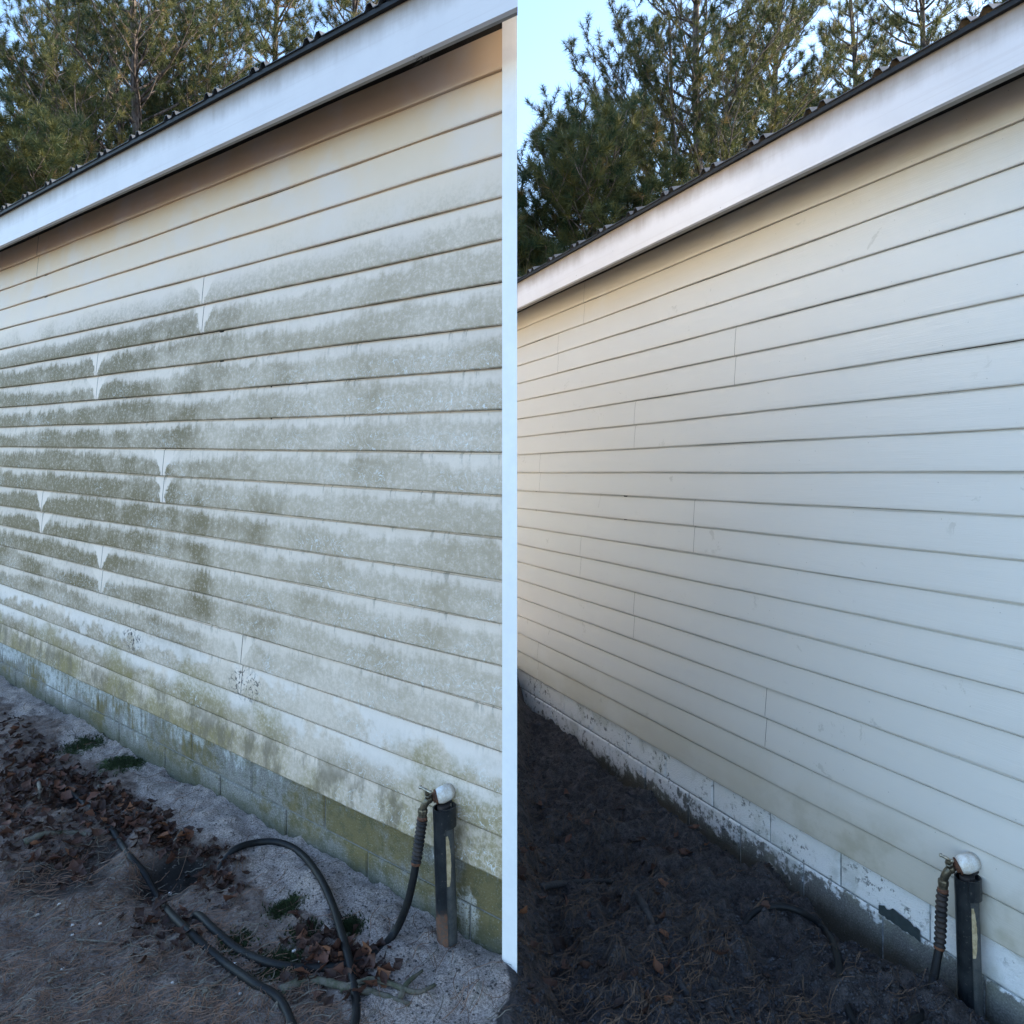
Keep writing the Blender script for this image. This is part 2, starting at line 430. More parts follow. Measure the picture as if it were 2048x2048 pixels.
# ------------------------------------------------------------------ wall frames
class Frame:
    """a wall: s along it, e out of it, w up; eye level is w = 0"""
    def __init__(f, O, dh, n, sl): f.O = Vector(O); f.d = Vector(dh); f.n = Vector(n); f.sl = sl
    def p(f, s, e, w): return f.O + f.d * s + f.n * e + Vector((0, 0, w + f.sl * s))
    def se(f, X, Y):
        r = Vector((X, Y, 0)) - Vector((f.O.x, f.O.y, 0)); return r.dot(f.d), r.dot(f.n)
    def pix(f, px, py, e=0.0):
        """the point of the plane e in front of the wall along a line of sight"""
        ray = Vector(((px - 1024) / F, 1, (HY - py) / F)); o = f.O + f.n * e
        k = (o.x * f.n.x + o.y * f.n.y) / (ray.x * f.n.x + ray.y * f.n.y)
        return ray * k
def mkframe(vpx, vpy, fc, x0):
    a = Vector(((vpx - 1024) / F, 1.0)); L = a.length
    Y0 = fc / (x0 - vpx)
    d = Vector((a.x / L, a.y / L, 0)); n = Vector((-a.y / L, a.x / L, 0))
    if n.y > 0: n = -n
    return Frame(((x0 - 1024) / F * Y0, Y0, (HY - vpy) / F * Y0), d, n, (HY - vpy) / F / L)
W1 = mkframe(-847, 884, 4150, 1034)
W2 = mkframe(353, 945.6, 3669, 1034)
def s_of(f, px):
    q = f.pix(px, 900, 0); return f.se(q.x, q.y)[0]
LAP = .127
TOP1, BOT1 = 1.111, -1.301      # heights of siding line 0 and line 19
TOP2, BOT2 = 1.020, -1.394
SOIL1, SOIL2 = -1.536, -1.673

# ------------------------------------------------------------------ ground
def hash2(ix, iy, seed):
    h = (ix * 374761393 + iy * 668265263 + seed * 974634777) & 0xffffffff
    h = ((h ^ (h >> 13)) * 1274126177) & 0xffffffff
    return ((h ^ (h >> 16)) & 0xffff) / 65535.0
def vnoise(x, y, seed=0):
    ix = np.floor(x).astype(np.int64); iy = np.floor(y).astype(np.int64)
    fx = x - ix; fy = y - iy; fx = fx * fx * (3 - 2 * fx); fy = fy * fy * (3 - 2 * fy)
    a = hash2(ix, iy, seed); b = hash2(ix + 1, iy, seed); c = hash2(ix, iy + 1, seed); d = hash2(ix + 1, iy + 1, seed)
    return (a * (1 - fx) + b * fx) * (1 - fy) + (c * (1 - fx) + d * fx) * fy - .5
def fbm(x, y, sc, o=4, seed=0, g=.5):
    t = 0; a = 1
    for i in range(o): t = t + a * vnoise(x * sc * 2 ** i + 31.7 * i, y * sc * 2 ** i + 17.3 * i, seed + i); a *= g
    return t
def sst(x, a, b):
    t = np.clip((x - a) / (b - a), 0, 1); return t * t * (3 - 2 * t)
HOLES = []; MOSS = []
def gh(X, Y):
    X = np.asarray(X, float); Y = np.asarray(Y, float)
    s1 = (X - W1.O.x) * W1.d.x + (Y - W1.O.y) * W1.d.y; e1 = (X - W1.O.x) * W1.n.x + (Y - W1.O.y) * W1.n.y
    e2 = (X - W2.O.x) * W2.n.x + (Y - W2.O.y) * W2.n.y; s2 = (X - W2.O.x) * W2.d.x + (Y - W2.O.y) * W2.d.y
    sc1 = np.clip(s1, -2, 8); e1c = np.clip(e1, 0, 3)
    z1 = W1.O.z + SOIL1 + W1.sl * sc1 - .03 * sst(e1c, .05, .5)
    z1 = z1 + .035 * fbm(X, Y, 2.2, 3, 3) + .030 * fbm(X, Y, 9, 3, 5) + .016 * fbm(X, Y, 34, 3, 6)
    z1 = z1 * 1.0
    for hx, hy, hr, hd in HOLES:
        z1 = z1 - hd * np.exp(-(((X - hx) ** 2 + (Y - hy) ** 2) / hr ** 2) ** 1.5)
    z2 = W2.O.z + SOIL2 + W2.sl * np.clip(s2, -6, 3)
    berm = .125 * sst(e2 + .14 * fbm(X, Y, 3.5, 3, 9) + .03 * fbm(X, Y, 14, 2, 19), .02, .17)
    z2 = z2 - .07 * (1 - sst(e2 + .05 * fbm(X, Y, 7, 2, 33), .0, .06))
    z2 = z2 + berm + .055 * fbm(X, Y, 3, 3, 12) + .060 * fbm(X, Y, 11, 4, 13) * sst(e2, .0, .15) + .034 * fbm(X, Y, 36, 3, 14) * sst(e2, .0, .1)
    t = sst(X + .03 * fbm(X, Y, 6, 2, 20), -.02, .14)
    near = z1 * (1 - t) + z2 * t
    far = sst(np.hypot(X, Y - 3), 10, 25)
    return near * (1 - far) + (-1.55) * far
def gpix(px, py):
    """the soil point seen at a pixel"""
    ray = Vector(((px - 1024) / F, 1, (HY - py) / F)); Y = -1.5 / ray.z
    for _ in range(12):
        z = float(gh(ray.x * Y, Y)); Y = .5 * Y + .5 * z / ray.z
    return Vector((ray.x * Y, Y, float(gh(ray.x * Y, Y))))
for px, py, r, d in ((350, 1725, .13, .085), (120, 1745, .16, .03), (190, 1700, .10, .02), (130, 1590, .09, .03)):
    q = gpix(px, py); HOLES.append((q.x, q.y, r, d))
for px, py, r in ((240, 1530, .14), (165, 1490, .14), (570, 1820, .07), (610, 1865, .06), (560, 1925, .10), (470, 1890, .06), (380, 1510, .05), (700, 1850, .05)):
    q = gpix(px, py); MOSS.append((q.x, q.y, r))

def axis(lo, hi, step, far, grow=1.35):
    a = list(np.arange(lo, hi + 1e-6, step)); st = step; x = hi
    right = []
    while x < far: st *= grow; x += st; right.append(x)
    st = step; x = lo; left = []
    while x > -far: st *= grow; x -= st; left.append(x)
    return np.array(left[::-1] + a + right)
gx = axis(-4.2, 2.3, .013, 220); gy = axis(1.6, 6.4, .013, 220)
GX, GY = np.meshgrid(gx, gy); GZ = gh(GX, GY)
nx, ny = len(gx), len(gy)
idx = np.arange(nx * ny).reshape(ny, nx)
faces = np.stack([idx[:-1, :-1], idx[:-1, 1:], idx[1:, 1:], idx[1:, :-1]], -1).reshape(-1, 4)
me = bpy.data.meshes.new('ground')
me.vertices.add(nx * ny); me.vertices.foreach_set('co', np.stack([GX, GY, GZ], -1).reshape(-1).astype(np.float32))
me.loops.add(len(faces) * 4); me.loops.foreach_set('vertex_index', faces.reshape(-1).astype(np.int32))
me.polygons.add(len(faces)); me.polygons.foreach_set('loop_start', np.arange(0, len(faces) * 4, 4, dtype=np.int32))
me.polygons.foreach_set('loop_total', np.full(len(faces), 4, dtype=np.int32))
me.polygons.foreach_set('use_smooth', np.ones(len(faces), dtype=bool))
me.update(); me.materials.append(MT['ground'])
X, Y = GX.ravel(), GY.ravel()
s1 = (X - W1.O.x) * W1.d.x + (Y - W1.O.y) * W1.d.y; e1 = (X - W1.O.x) * W1.n.x + (Y - W1.O.y) * W1.n.y
sandw = .23 - .048 * s1 + .15 * sst(s1, .9, .1)
sand = 1 - sst(e1 + .16 * fbm(X, Y, 4, 3, 40), sandw, sandw + .14)
moss = np.zeros_like(X)
for mx_, my_, r in MOSS: moss = np.maximum(moss, np.exp(-((X - mx_) ** 2 + (Y - my_) ** 2) / r ** 2))
dark = np.zeros_like(X)
for i, (hx, hy, r, d) in enumerate(HOLES): dark = np.maximum(dark, np.exp(-(((X - hx) ** 2 + (Y - hy) ** 2) / (r * 1.15) ** 2) ** 2) * (1.2 if i == 0 else .75))
zone = sst(X + .04 * fbm(X, Y, 8, 3, 22), -.05, -.01)
for k, vals in (('sand', sand), ('moss', moss), ('dark', dark), ('zone', zone)):
    a = me.attributes.new(k, 'FLOAT', 'POINT'); a.data.foreach_set('value', vals.astype(np.float32))
g = bpy.data.objects.new('ground', me); link(g); tag(g, kind='structure')
_ix, _iy = int(np.searchsorted(gx, -4.2 - 1e-6)), int(np.searchsorted(gy, 1.6 - 1e-6)); _gh_exact = gh
_NX, _NY = int(round(6.5 / .013)) - 1, int(round(4.8 / .013)) - 1
_Z = GZ[_iy:_iy + _NY + 2, _ix:_ix + _NX + 2].tolist(); _x0, _y0 = float(gx[_ix]), float(gy[_iy])
def gh(x, y):
    fx, fy = (x - _x0) / .013, (y - _y0) / .013; i, j = int(fx), int(fy)
    if fx < 0 or fy < 0 or i >= _NX or j >= _NY: return float(_gh_exact(x, y))
    fx -= i; fy -= j; a, b = _Z[j], _Z[j + 1]
    return (a[i] * (1 - fx) + a[i + 1] * fx) * (1 - fy) + (b[i] * (1 - fx) + b[i + 1] * fx) * fy

# ------------------------------------------------------------------ buildings
PROF = [(0.0, -.0015), (0.0, .0112), (.004, .0130), (.015, .0130), (.034, .0116), (.060, .0092), (.095, .0058), (.1205, .0032), (.1215, -.0015), (.127, -.0015)]
def siding_panel(b, f, s0, s1_, wb, row, mat, wtop=None, laps=2, lift=0.0, open_end=False):
    """one double-lap vinyl panel from s0 to s1_, its butt edge at height wb"""
    mb = MB(); n = max(2, int(abs(s1_ - s0) / .12)); jd = []
    ss = [s0 + (s1_ - s0) * i / n for i in range(n + 1)]
    for lap in range(laps):
        for i in range(n):
            for k in range(len(PROF) - 1):
                (h0, o0), (h1, o1) = PROF[k], PROF[k + 1]
                if wtop is not None and wb + lap * LAP + h0 > wtop: continue
                h1c = h1 if wtop is None else min(h1, wtop - wb - lap * LAP)
                def pt(s, h, o):
                    wav = .0012 * math.sin(s * 5.1 + row * 2.3) * (h / LAP) + .0010 * math.sin(s * 11 + row)
                    sag = .0012 * math.sin(s * 3.7 + row * 1.9 + lap)
                    return f.p(s, o + lift + wav, wb + lap * LAP + h + sag)
                a, c = ss[i], ss[i + 1]
                v0 = row + lap + min(h0 / LAP, .999); v1 = row + lap + min(h1c / LAP, .999)
                if h0 == h1: v0 = v1 = row + lap + .001
                mb.quad([pt(a, h0, o0), pt(c, h0, o0), pt(c, h1c, o1), pt(a, h1c, o1)], [(a, v0), (c, v0), (c, v1), (a, v1)])
                ja, jc = (s1_ - a, s1_ - c) if open_end else (min(a - s0, s1_ - a), min(c - s0, s1_ - c))
                jd += [ja, jc, jc, ja]
    # the thin return of the panel end
    return mb.build('siding_panel', mat, b, attrs={'jd': np.abs(jd)})

def box(mb, f, s0, s1_, e0, e1_, w0, w1, uvs=False, hv=None, skew=0.0):
    sk = lambda s, e: s - skew * e if abs(s - s0) < 1e-9 else s
    P = lambda s, e, w: f.p(sk(s, e), e, w)
    c = [P(s0, e0, w0), P(s1_, e0, w0), P(s1_, e1_, w0), P(s0, e1_, w0), P(s0, e0, w1), P(s1_, e0, w1), P(s1_, e1_, w1), P(s0, e1_, w1)]
    h0, h1 = (hv or (w0, w1))
    fs = [((3, 2, 6, 7), ((s0, h0), (s1_, h0), (s1_, h1), (s0, h1))), ((0, 3, 7, 4), ((s0, h0), (s0 + .02, h0), (s0 + .02, h1), (s0, h1))),
          ((2, 1, 5, 6), ((s1_, h0), (s1_ + .02, h0), (s1_ + .02, h1), (s1_, h1))), ((1, 0, 4, 5), ((s1_, h0), (s0, h0), (s0, h1), (s1_, h1))),
          ((7, 6, 5, 4), ((s0, h1), (s1_, h1), (s1_, h1), (s0, h1))), ((0, 1, 2, 3), ((s0, h0), (s1_, h0), (s1_, h0), (s0, h0)))]
    for q, uvq in fs: mb.quad([c[i] for i in q], uvq)

def block(b, f, s0, s1_, w0, w1, soil, mat, seed):
    r = random.Random(seed); mb = MB(); e1_ = -.004 + r.uniform(-.002, .002); bv = .006; e0 = -.03
    g_ = .0035
    s0 += g_; s1_ -= g_; w0 += g_; w1 -= g_
    O = [(s0, w0), (s1_, w0), (s1_, w1), (s0, w1)]; I = [(s0 + bv, w0 + bv), (s1_ - bv, w0 + bv), (s1_ - bv, w1 - bv), (s0 + bv, w1 - bv)]
    U = lambda q: (q[0], q[1] - soil)
    mb.quad([f.p(q[0], e1_, q[1]) for q in I], [U(q) for q in I])
    for i in range(4):
        j = (i + 1) % 4
        mb.quad([f.p(O[i][0], e1_ - bv * .8, O[i][1]), f.p(O[j][0], e1_ - bv * .8, O[j][1]), f.p(I[j][0], e1_, I[j][1]), f.p(I[i][0], e1_, I[i][1])], [U(O[i]), U(O[j]), U(I[j]), U(I[i])])
        mb.quad([f.p(O[i][0], e0, O[i][1]), f.p(O[j][0], e0, O[j][1]), f.p(O[j][0], e1_ - bv * .8, O[j][1]), f.p(O[i][0], e1_ - bv * .8, O[i][1])], [U(O[i]), U(O[j]), U(O[j]), U(O[i])])
    return mb.build('concrete_block', mat, b)

def wall_rows(b, f, s_lo, s_hi, top, bot, joints, mat, wtop, plen):
    for r_ in range(10):
        k = 18 - 2 * r_ - 1                      # upper line index of the pair, 17 at the bottom .. -1
        wb = bot + 2 * LAP * r_
        js = sorted([j for j in joints.get(k, [])])
        full = list(js)
        if js:
            x = js[0]
            while x - plen > s_lo: x -= plen; full.append(x)
            x = js[-1]
            while x + plen < s_hi: x += plen; full.append(x)
        else:
            x = s_lo + .3 * plen + random.random() * .2
        full = sorted(full); ed = [s_lo] + full + [s_hi]
        for i in range(len(ed) - 1):
            siding_panel(b, f, ed[i] + .0014, ed[i + 1] - .0014, wb, 2 * r_, mat, open_end=(i == 0), wtop=wtop if r_ == 9 else None, lift=.0006 * (i % 2))

def courses(b, f, s_lo, s_hi, bot, mort, soil, pitch, s_ref, mat, mmat):
    hh = .203
    # upper course: bottom joint at mort; lower below it
    for ci, (w0, off) in enumerate(((mort, 0.0), (mort - hh, .5))):
        k0 = math.floor((s_lo - s_ref) / pitch - off) ; a = s_ref + (k0 + off) * pitch
        while a < s_hi:
            x0, x1 = max(a, s_lo), min(a + pitch, s_hi)
            if x1 - x0 > .05: block(b, f, x0, x1, w0, w0 + hh, soil, mat, int(1000 * x0) + ci)
            a += pitch
    mb = MB(); box(mb, f, s_lo + .002, s_hi - .002, -.028, -.0115, mort - hh, mort + hh - .004)
    mb.build('mortar', mmat, b)

def roof(b, f, s_lo, s_hi, t0, tmax, w_e, pitch_deg, pitch, s_ref, send=None, sheets=3):
    """ribbed metal sheets; t runs back from the wall"""
    tp = math.tan(R(pitch_deg))
    def prof(x):    # two crimps close together per pitch
        out = []
        for c in (.0, .062):
            out += [(c - .020, 0), (c - .008, .020), (c + .008, .020), (c + .020, 0)]
        return out
    k = math.floor((s_lo - s_ref) / pitch)
    cols = []
    while s_ref + k * pitch < s_hi:
        a = s_ref + k * pitch
        for c, h in prof(0): cols.append((a + c, h))
        cols.append((a + .18, 0)); k += 1
    cols = [c for c in cols if s_lo <= c[0] <= s_hi]
    cols = [(s_lo, 0)] + cols + [(s_hi, 0)]
    per = sheets * 9; i = 0
    while i < len(cols) - 1:
        part = cols[i:i + per + 1]; mb = MB()
        for q in range(len(part) - 1):
            (a, ha), (c, hc) = part[q], part[q + 1]
            ta = tmax if send is None else min(tmax, send(a)); tc = tmax if send is None else min(tmax, send(c))
            ta = max(ta, t0 + .002); tc = max(tc, t0 + .002)
            P = lambda s, t, h: f.p(s, -t, w_e + (t - t0) * tp + h)
            mb.quad([P(a, t0, ha), P(c, t0, hc), P(c, tc, hc), P(a, ta, ha)])
            mb.quad([P(a, t0, ha - .0022), P(c, t0, hc - .0022), P(c, t0, hc), P(a, t0, ha)])
            mb.quad([P(a, t0, ha - .0022), P(c, t0, hc - .0022), P(c, tc, hc - .0022), P(a, ta, ha - .0022)])
        mb.build('roof_sheet', MT['roof'], b); i += per

def eave(b, f, s_lo, s_hi, e_out, w0, w1, thick, joints, soffit_w, skew=0.0):
    S0 = lambda e: s_lo + skew * (e_out - e) * 0 + (skew * e_out if skew else 0)
    ed = [s_lo] + joints + [s_hi]
    for i in range(len(ed) - 1):
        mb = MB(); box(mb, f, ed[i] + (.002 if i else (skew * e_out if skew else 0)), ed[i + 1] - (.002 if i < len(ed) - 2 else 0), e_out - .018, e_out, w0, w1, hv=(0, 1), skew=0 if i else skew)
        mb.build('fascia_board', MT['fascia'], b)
    mb = MB(); box(mb, f, S0(0), s_hi, e_out - thick, e_out - .0185, w0 + .004, w0 + .05, skew=skew); mb.build('fascia_return', MT['soffit'], b)
    mb = MB(); box(mb, f, S0(0), s_hi, .0, e_out - thick - .001, soffit_w, soffit_w + .012, skew=skew); mb.build('soffit', MT['soffit'], b)
    # dark drip edge: face, kicked out lip
    mb = MB(); box(mb, f, S0(0), s_hi, e_out + .001, e_out + .016, w1 - .005, w1 + .010, skew=skew); mb.build('drip_edge', MT['dripm'], b)

# building with mildewed siding ------------------------------------------------
SKEW = .8019      # the end wall leaves this corner at an acute angle
B1 = empty('shed', W1.p(0, 0, SOIL1), 'shed wall with pale vinyl siding streaked by grey-green mildew above algae stained blocks', 'shed')
S1MAX = 7.0
j1 = {k: [s_of(W1, x)] for k, x in {-1: 79, 3: 410, 5: 197, 9: 330, 11: 88, 13: 207, 15: 487}.items()}
j1[1] = [s_of(W1, 79) + 1.0]; j1[7] = [s_of(W1, -60)]; j1[17] = [s_of(W1, -20)]
wall_rows(B1, W1, .0335, S1MAX, TOP1, BOT1, j1, MT['sd'], 1.288, 5.0)
courses(B1, W1, .040, S1MAX, BOT1, -1.438, SOIL1, .481, s_of(W1, 646.5), MT['bg'], MT['mortar'])
mb = MB(); box(mb, W1, .016, S1MAX, -.05, -.0035, BOT1 + .01, 1.30, skew=SKEW); mb.build('sheathing', MT['sheath'], B1)
mb = MB(); box(mb, W1, .0, .0385, -.004, .022, -1.85, 1.29, skew=SKEW); mb.build('corner_post', MT['post'], B1)
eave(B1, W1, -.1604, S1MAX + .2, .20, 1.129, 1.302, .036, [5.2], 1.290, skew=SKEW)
send1 = lambda s: (s) / .8019
roof(B1, W1, -.1762, S1MAX + .25, -.222, .95, 1.314, 5, .314, s_of(W1, 345) - .13, send=send1)
# its end and back walls
DEP = .75
E1 = Frame((W1.O.x - .0005, W1.O.y + .02, W1.O.z), (0, 1, 0), (1, 0, 0), 0)
L1 = DEP / .78
EF = Frame(E1.O - Vector((.020, 0, 0)), (0, 1, 0), (1, 0, 0), 0)
for r_ in range(10):
    siding_panel(B1, EF, .01, L1 - .02, BOT1 + 2 * LAP * r_, 2 * r_, MT['backp'], wtop=1.288 if r_ == 9 else None)
mb = MB(); box(mb, EF, .075, L1, -.05, -.001, SOIL1 - .3, 1.285); mb.build('end_wall', MT['backp'], B1)
sb = .8019 * DEP + .10
mb = MB(); box(mb, W1, sb, S1MAX, -DEP, -DEP + .06, SOIL1 - .3, 1.29); mb.build('back_wall', MT['backp'], B1)
mb = MB(); box(mb, W1, S1MAX - .1, S1MAX, -DEP + .06, -.06, SOIL1 - .3, 1.29); mb.build('far_wall', MT['backp'], B1)
mb = MB(); tp = math.tan(R(5))
mb.quad([W1.p(.03, 0, 1.286), W1.p(sb, -DEP, 1.286), W1.p(sb, -DEP, 1.31 + (DEP + .23) * tp), W1.p(.03, 0, 1.33)])
mb.quad([W1.p(S1MAX, 0, 1.29), W1.p(S1MAX, -DEP, 1.29), W1.p(S1MAX, -DEP, 1.31 + (DEP + .23) * tp), W1.p(S1MAX, 0, 1.33)])
mb.quad([W1.p(sb, -DEP, 1.28), W1.p(S1MAX, -DEP, 1.28), W1.p(S1MAX, -DEP, 1.31 + (DEP + .23) * tp), W1.p(sb, -DEP, 1.31 + (DEP + .23) * tp)])
mb.build('gable', MT['backp'], B1)

# building with washed siding --------------------------------------------------
B2 = empty('shed', W2.p(0, 0, SOIL2), 'shed wall with clean washed smooth blue-grey siding above white painted blocks', 'shed')
S2LO, S2HI = -7.2, .06
j2 = {k: [s_of(W2, x)] for k, x in {-1: 1171, 1: 1119, 3: 1474, 5: 1272.6, 7: 1082, 9: 1391, 11: 1164, 13: 1271, 15: 1534.7, 17: 1078}.items()}
wall_rows(B2, W2, S2LO, S2HI, TOP2, BOT2, j2, MT['sc'], 1.158, 3.9)
courses(B2, W2, S2LO, S2HI, BOT2, -1.530, SOIL2, .360, s_of(W2, 1330), MT['bw'], MT['mortar_w'])
mb = MB(); box(mb, W2, S2LO, S2HI, -.10, -.0035, BOT2 + .01, 1.17); mb.build('sheathing', MT['sheath'], B2)
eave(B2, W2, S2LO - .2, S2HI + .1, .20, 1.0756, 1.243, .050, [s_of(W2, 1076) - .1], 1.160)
roof(B2, W2, S2LO - .25, S2HI + .12, -.222, 2.4, 1.255, 14, .285, s_of(W2, 1394) - .1)
mb = MB(); box(mb, W2, S2HI - .1, S2HI, -4.2, -.1, SOIL2 - .3, 1.16); mb.build('end_wall', MT['mortar'], B2)
mb = MB(); box(mb, W2, S2LO, S2LO + .1, -4.2, -.1, SOIL2 - .3, 1.16); mb.build('end_wall', MT['mortar'], B2)
mb = MB(); box(mb, W2, S2LO + .1, S2HI - .1, -4.2, -4.1, SOIL2 - .3, 1.16); mb.build('back_wall', MT['mortar'], B2)
mb = MB(); tp = math.tan(R(14)); we = 1.255
mb.quad([W2.p(S2LO - .25, -2.4, we + 2.635 * tp), W2.p(S2HI + .25, -2.4, we + 2.635 * tp), W2.p(S2HI + .25, -4.6, we + .35 * tp), W2.p(S2LO - .25, -4.6, we + .35 * tp)])
mb.build('roof_slope', MT['roof'], B2)
mb = MB()
for s in (S2LO + .05, S2HI - .05):
    mb.quad([W2.p(s, 0, 1.155), W2.p(s, -4.2, 1.155), W2.p(s, -2.4, we + 2.6 * tp)])
mb.build('gable', MT['mortar'], B2)
# bare patch where the paint peeled off a mortar joint
mb = MB(); q0, q1 = W2.pix(1757, 1822, .001), W2.pix(1840, 1879, .001); r = random.Random(3); top_, bt_ = [], []
for i in range(15):
    t = i / 14; q = q0.lerp(q1, t); hgt = .018 + .014 * r.random() + .012 * math.sin(3.1 * t)
    top_.append(q + Vector((0, 0, hgt))); bt_.append(q + Vector((0, 0, -.004 - .006 * r.random())))
for i in range(14): mb.quad([bt_[i], bt_[i + 1], top_[i + 1], top_[i]])
mb.build('peeled_patch', MT['peel'], B2)

# ------------------------------------------------------------------ standpipe with faucet
def standpipe(f, ox, oy, k, label, tone_rust, soil_y):
    """pixel offsets from the dome centre (ox, oy); k scales the reading of the photo"""
    A = lambda dx, dy, e: f.pix(ox + dx * k, oy + dy * k, e)
    base = A(15, soil_y, .045)
    root = empty('standpipe', base, label, 'water pipe')
    # slit black outer pipe
    top, bot = A(4, 24, .050), base - Vector((0, 0, .12))
    ax = (top - bot); L = ax.length; dz = ax.normalized()
    sx = f.d.copy(); sx = (sx - dz * sx.dot(dz)).normalized(); ey = dz.cross(sx).normalized()
    if ey.dot(f.n) < 0: ey = -ey
    def ring(mbx, r0, r1, a0, a1, h0, h1, n=22, mrough=0.0, seg=10):
        rr = random.Random(5)
        rows = []
        for j in range(seg + 1):
            h = h0 + (h1 - h0) * j / seg; ro = []; ri = []
            for i in range(n + 1):
                t = a0 + (a1 - a0) * i / n; w = 1 + rr.uniform(-1, 1) * mrough
                o = bot + dz * h
                ro.append(o + (sx * math.cos(t) + ey * math.sin(t)) * r1 * w); ri.append(o + (sx * math.cos(t) + ey * math.sin(t)) * r0 * w)
            rows.append((ro, ri))
        for j in range(seg):
            for i in range(n):
                mbx.quad([rows[j][0][i], rows[j][0][i + 1], rows[j + 1][0][i + 1], rows[j + 1][0][i]])
                mbx.quad([rows[j][1][i + 1], rows[j][1][i], rows[j + 1][1][i], rows[j + 1][1][i + 1]])
            for i in (0, n): mbx.quad([rows[j][0][i], rows[j][1][i], rows[j + 1][1][i], rows[j + 1][0][i]])
        for j in (0, seg):
            for i in range(n): mbx.quad([rows[j][0][i], rows[j][0][i + 1], rows[j][1][i + 1], rows[j][1][i]])
    rp = .0345
    # angle from +s (left along the wall) towards the yard: the slit faces the picture's right half
    q_ = R(136)
    mb = MB(); ring(mb, rp - .0035, rp, q_ - R(188), q_, 0, L, mrough=.014, seg=16); mb.build('outer_pipe', MT['pipe' if tone_rust else 'pipe2'], root, smooth=True)
    mb = MB(); ring(mb, .006, rp - .005, q_ - R(30), q_ + R(190), 0, L * .985, n=18, mrough=.01); mb.build('inner_pipe', MT['pipeg'], root, smooth=True)
    mb = MB(); rr = random.Random(4); N_ = 18; h0, h1 = .12 + L * .34, L * .855
    for side in (0,):
        pl, pr = [], []
        for i in range(N_ + 1):
            t_ = i / N_; wd = R(3 + 17 * math.sin(math.pi * min(1, .10 + t_ * .86)) ** .55); h = h0 + (h1 - h0) * t_; o_ = bot + dz * h
            a0_, a1_ = q_ + R(4 + rr.uniform(-1, 1)), q_ + R(5) + wd * 1.35 + R(rr.uniform(-1.5, 1.5))
            pl.append(o_ + (sx * math.cos(a0_) + ey * math.sin(a0_)) * (rp - .0035)); pr.append(o_ + (sx * math.cos(a1_) + ey * math.sin(a1_)) * (rp - .0035))
        for i in range(N_):
            mid0, mid1 = (pl[i] + pr[i]) / 2 + ey * .003, (pl[i + 1] + pr[i + 1]) / 2 + ey * .003
            mb.quad([pl[i], mid0, mid1, pl[i + 1]]); mb.quad([mid0, pr[i], pr[i + 1], mid1])
    mb.build('insulation', MT['foam'], root)
    mb = MB(); ring(mb, rp - .002, rp + .0035, q_ - R(6), q_ + R(130), L - .056, L + .004, n=16); mb.build('collar', MT['pipe'], root, smooth=True)
    mb = MB(); mb.tube([top + dz * -.02, top + dz * .006], .020, 14); mb.build('filler', MT['dusty'], root)
    # white dome elbow
    c = A(0, 0, .046); r0 = 16.5 * k * c.y / F
    ax_ = (f.n + f.d * .35 + Vector((0, 0, .25))).normalized(); pp, rr_ = [c - f.n * .034, c - f.n * .018], [r0 * .97, r0 * .99]
    for i in range(10):
        a = R(9.9 * i); pp.append(c + ax_ * r0 * math.sin(a)); rr_.append(r0 * math.cos(a))
    mb = MB(); mb.tube(pp, rr_, 24); mb.build('elbow', MT['pvc'], root, smooth=True)
    mb = MB(); mb.tube([f.pix(ox + 7 * k, oy + 1 * k, .019), f.pix(ox + 7 * k, oy + 1 * k, .0215)], r0 * 1.10, 20); mb.build('wall_flange', MT['dusty'], root)
    # rusty threaded ring and faucet
    fd = (A(-26, 8, .078) - c).normalized()
    rg = c + fd * r0 * .62
    mb = MB(); mb.tube([rg, rg + fd * .005, rg + fd * .007, rg + fd * .013], [r0 * .86, r0 * .90, r0 * .62, r0 * .58], 18); mb.build('ring', MT['rust'], root, smooth=True)
    fc_ = root
    body0 = rg + fd * .010; body1 = A(-27, 8, .080)
    mb = MB(); mb.tube([body0, body0.lerp(body1, .4), body0.lerp(body1, .5), body1, body1 + fd * .004], [.0105, .0105, .014, .0155, .010], 14)
    sp = spline([body1 + fd * -.004, A(-31, 14, .085), A(-36, 24, .088), A(-38, 33, .088)], 5)
    mb.tube(sp, [.0115] * (len(sp) - 1) + [.0105], 12)
    fau = mb.build('faucet', MT['brass'], root, smooth=True)
    bon = A(-27, 3, .084); b2 = A(-30, -7, .100)
    mb = MB(); mb.tube([bon, bon.lerp(b2, .45), bon.lerp(b2, .5), bon.lerp(b2, .8), b2], [.0115, .0115, .0085, .0085, .004], 6)
    mb.build('bonnet', MT['brass'], fau)
    h0, h1 = A(-45, -17, .104), A(-20, -4, .098); hm = h0.lerp(h1, .5)
    mb = MB(); mb.tube([h0, h0.lerp(h1, .12), h0.lerp(h1, .2), hm, h0.lerp(h1, .8), h0.lerp(h1, .88), h1], [.0040, .0066, .0036, .0055, .0036, .0066, .0040], 10)
    mb.tube([b2, hm], .0035, 8); mb.build('handle', MT['handle'], fau, smooth=True)
    return root, A

sp1, A1 = standpipe(W1, 883.5, 1590, 1.0, 'upright split black pipe with white elbow and brass tap against the mildewed siding', True, 291)
sp2, A2 = standpipe(W2, 1929.6, 1728, 1.13, 'upright split black pipe with white elbow and brass tap against the clean siding', False, 262)

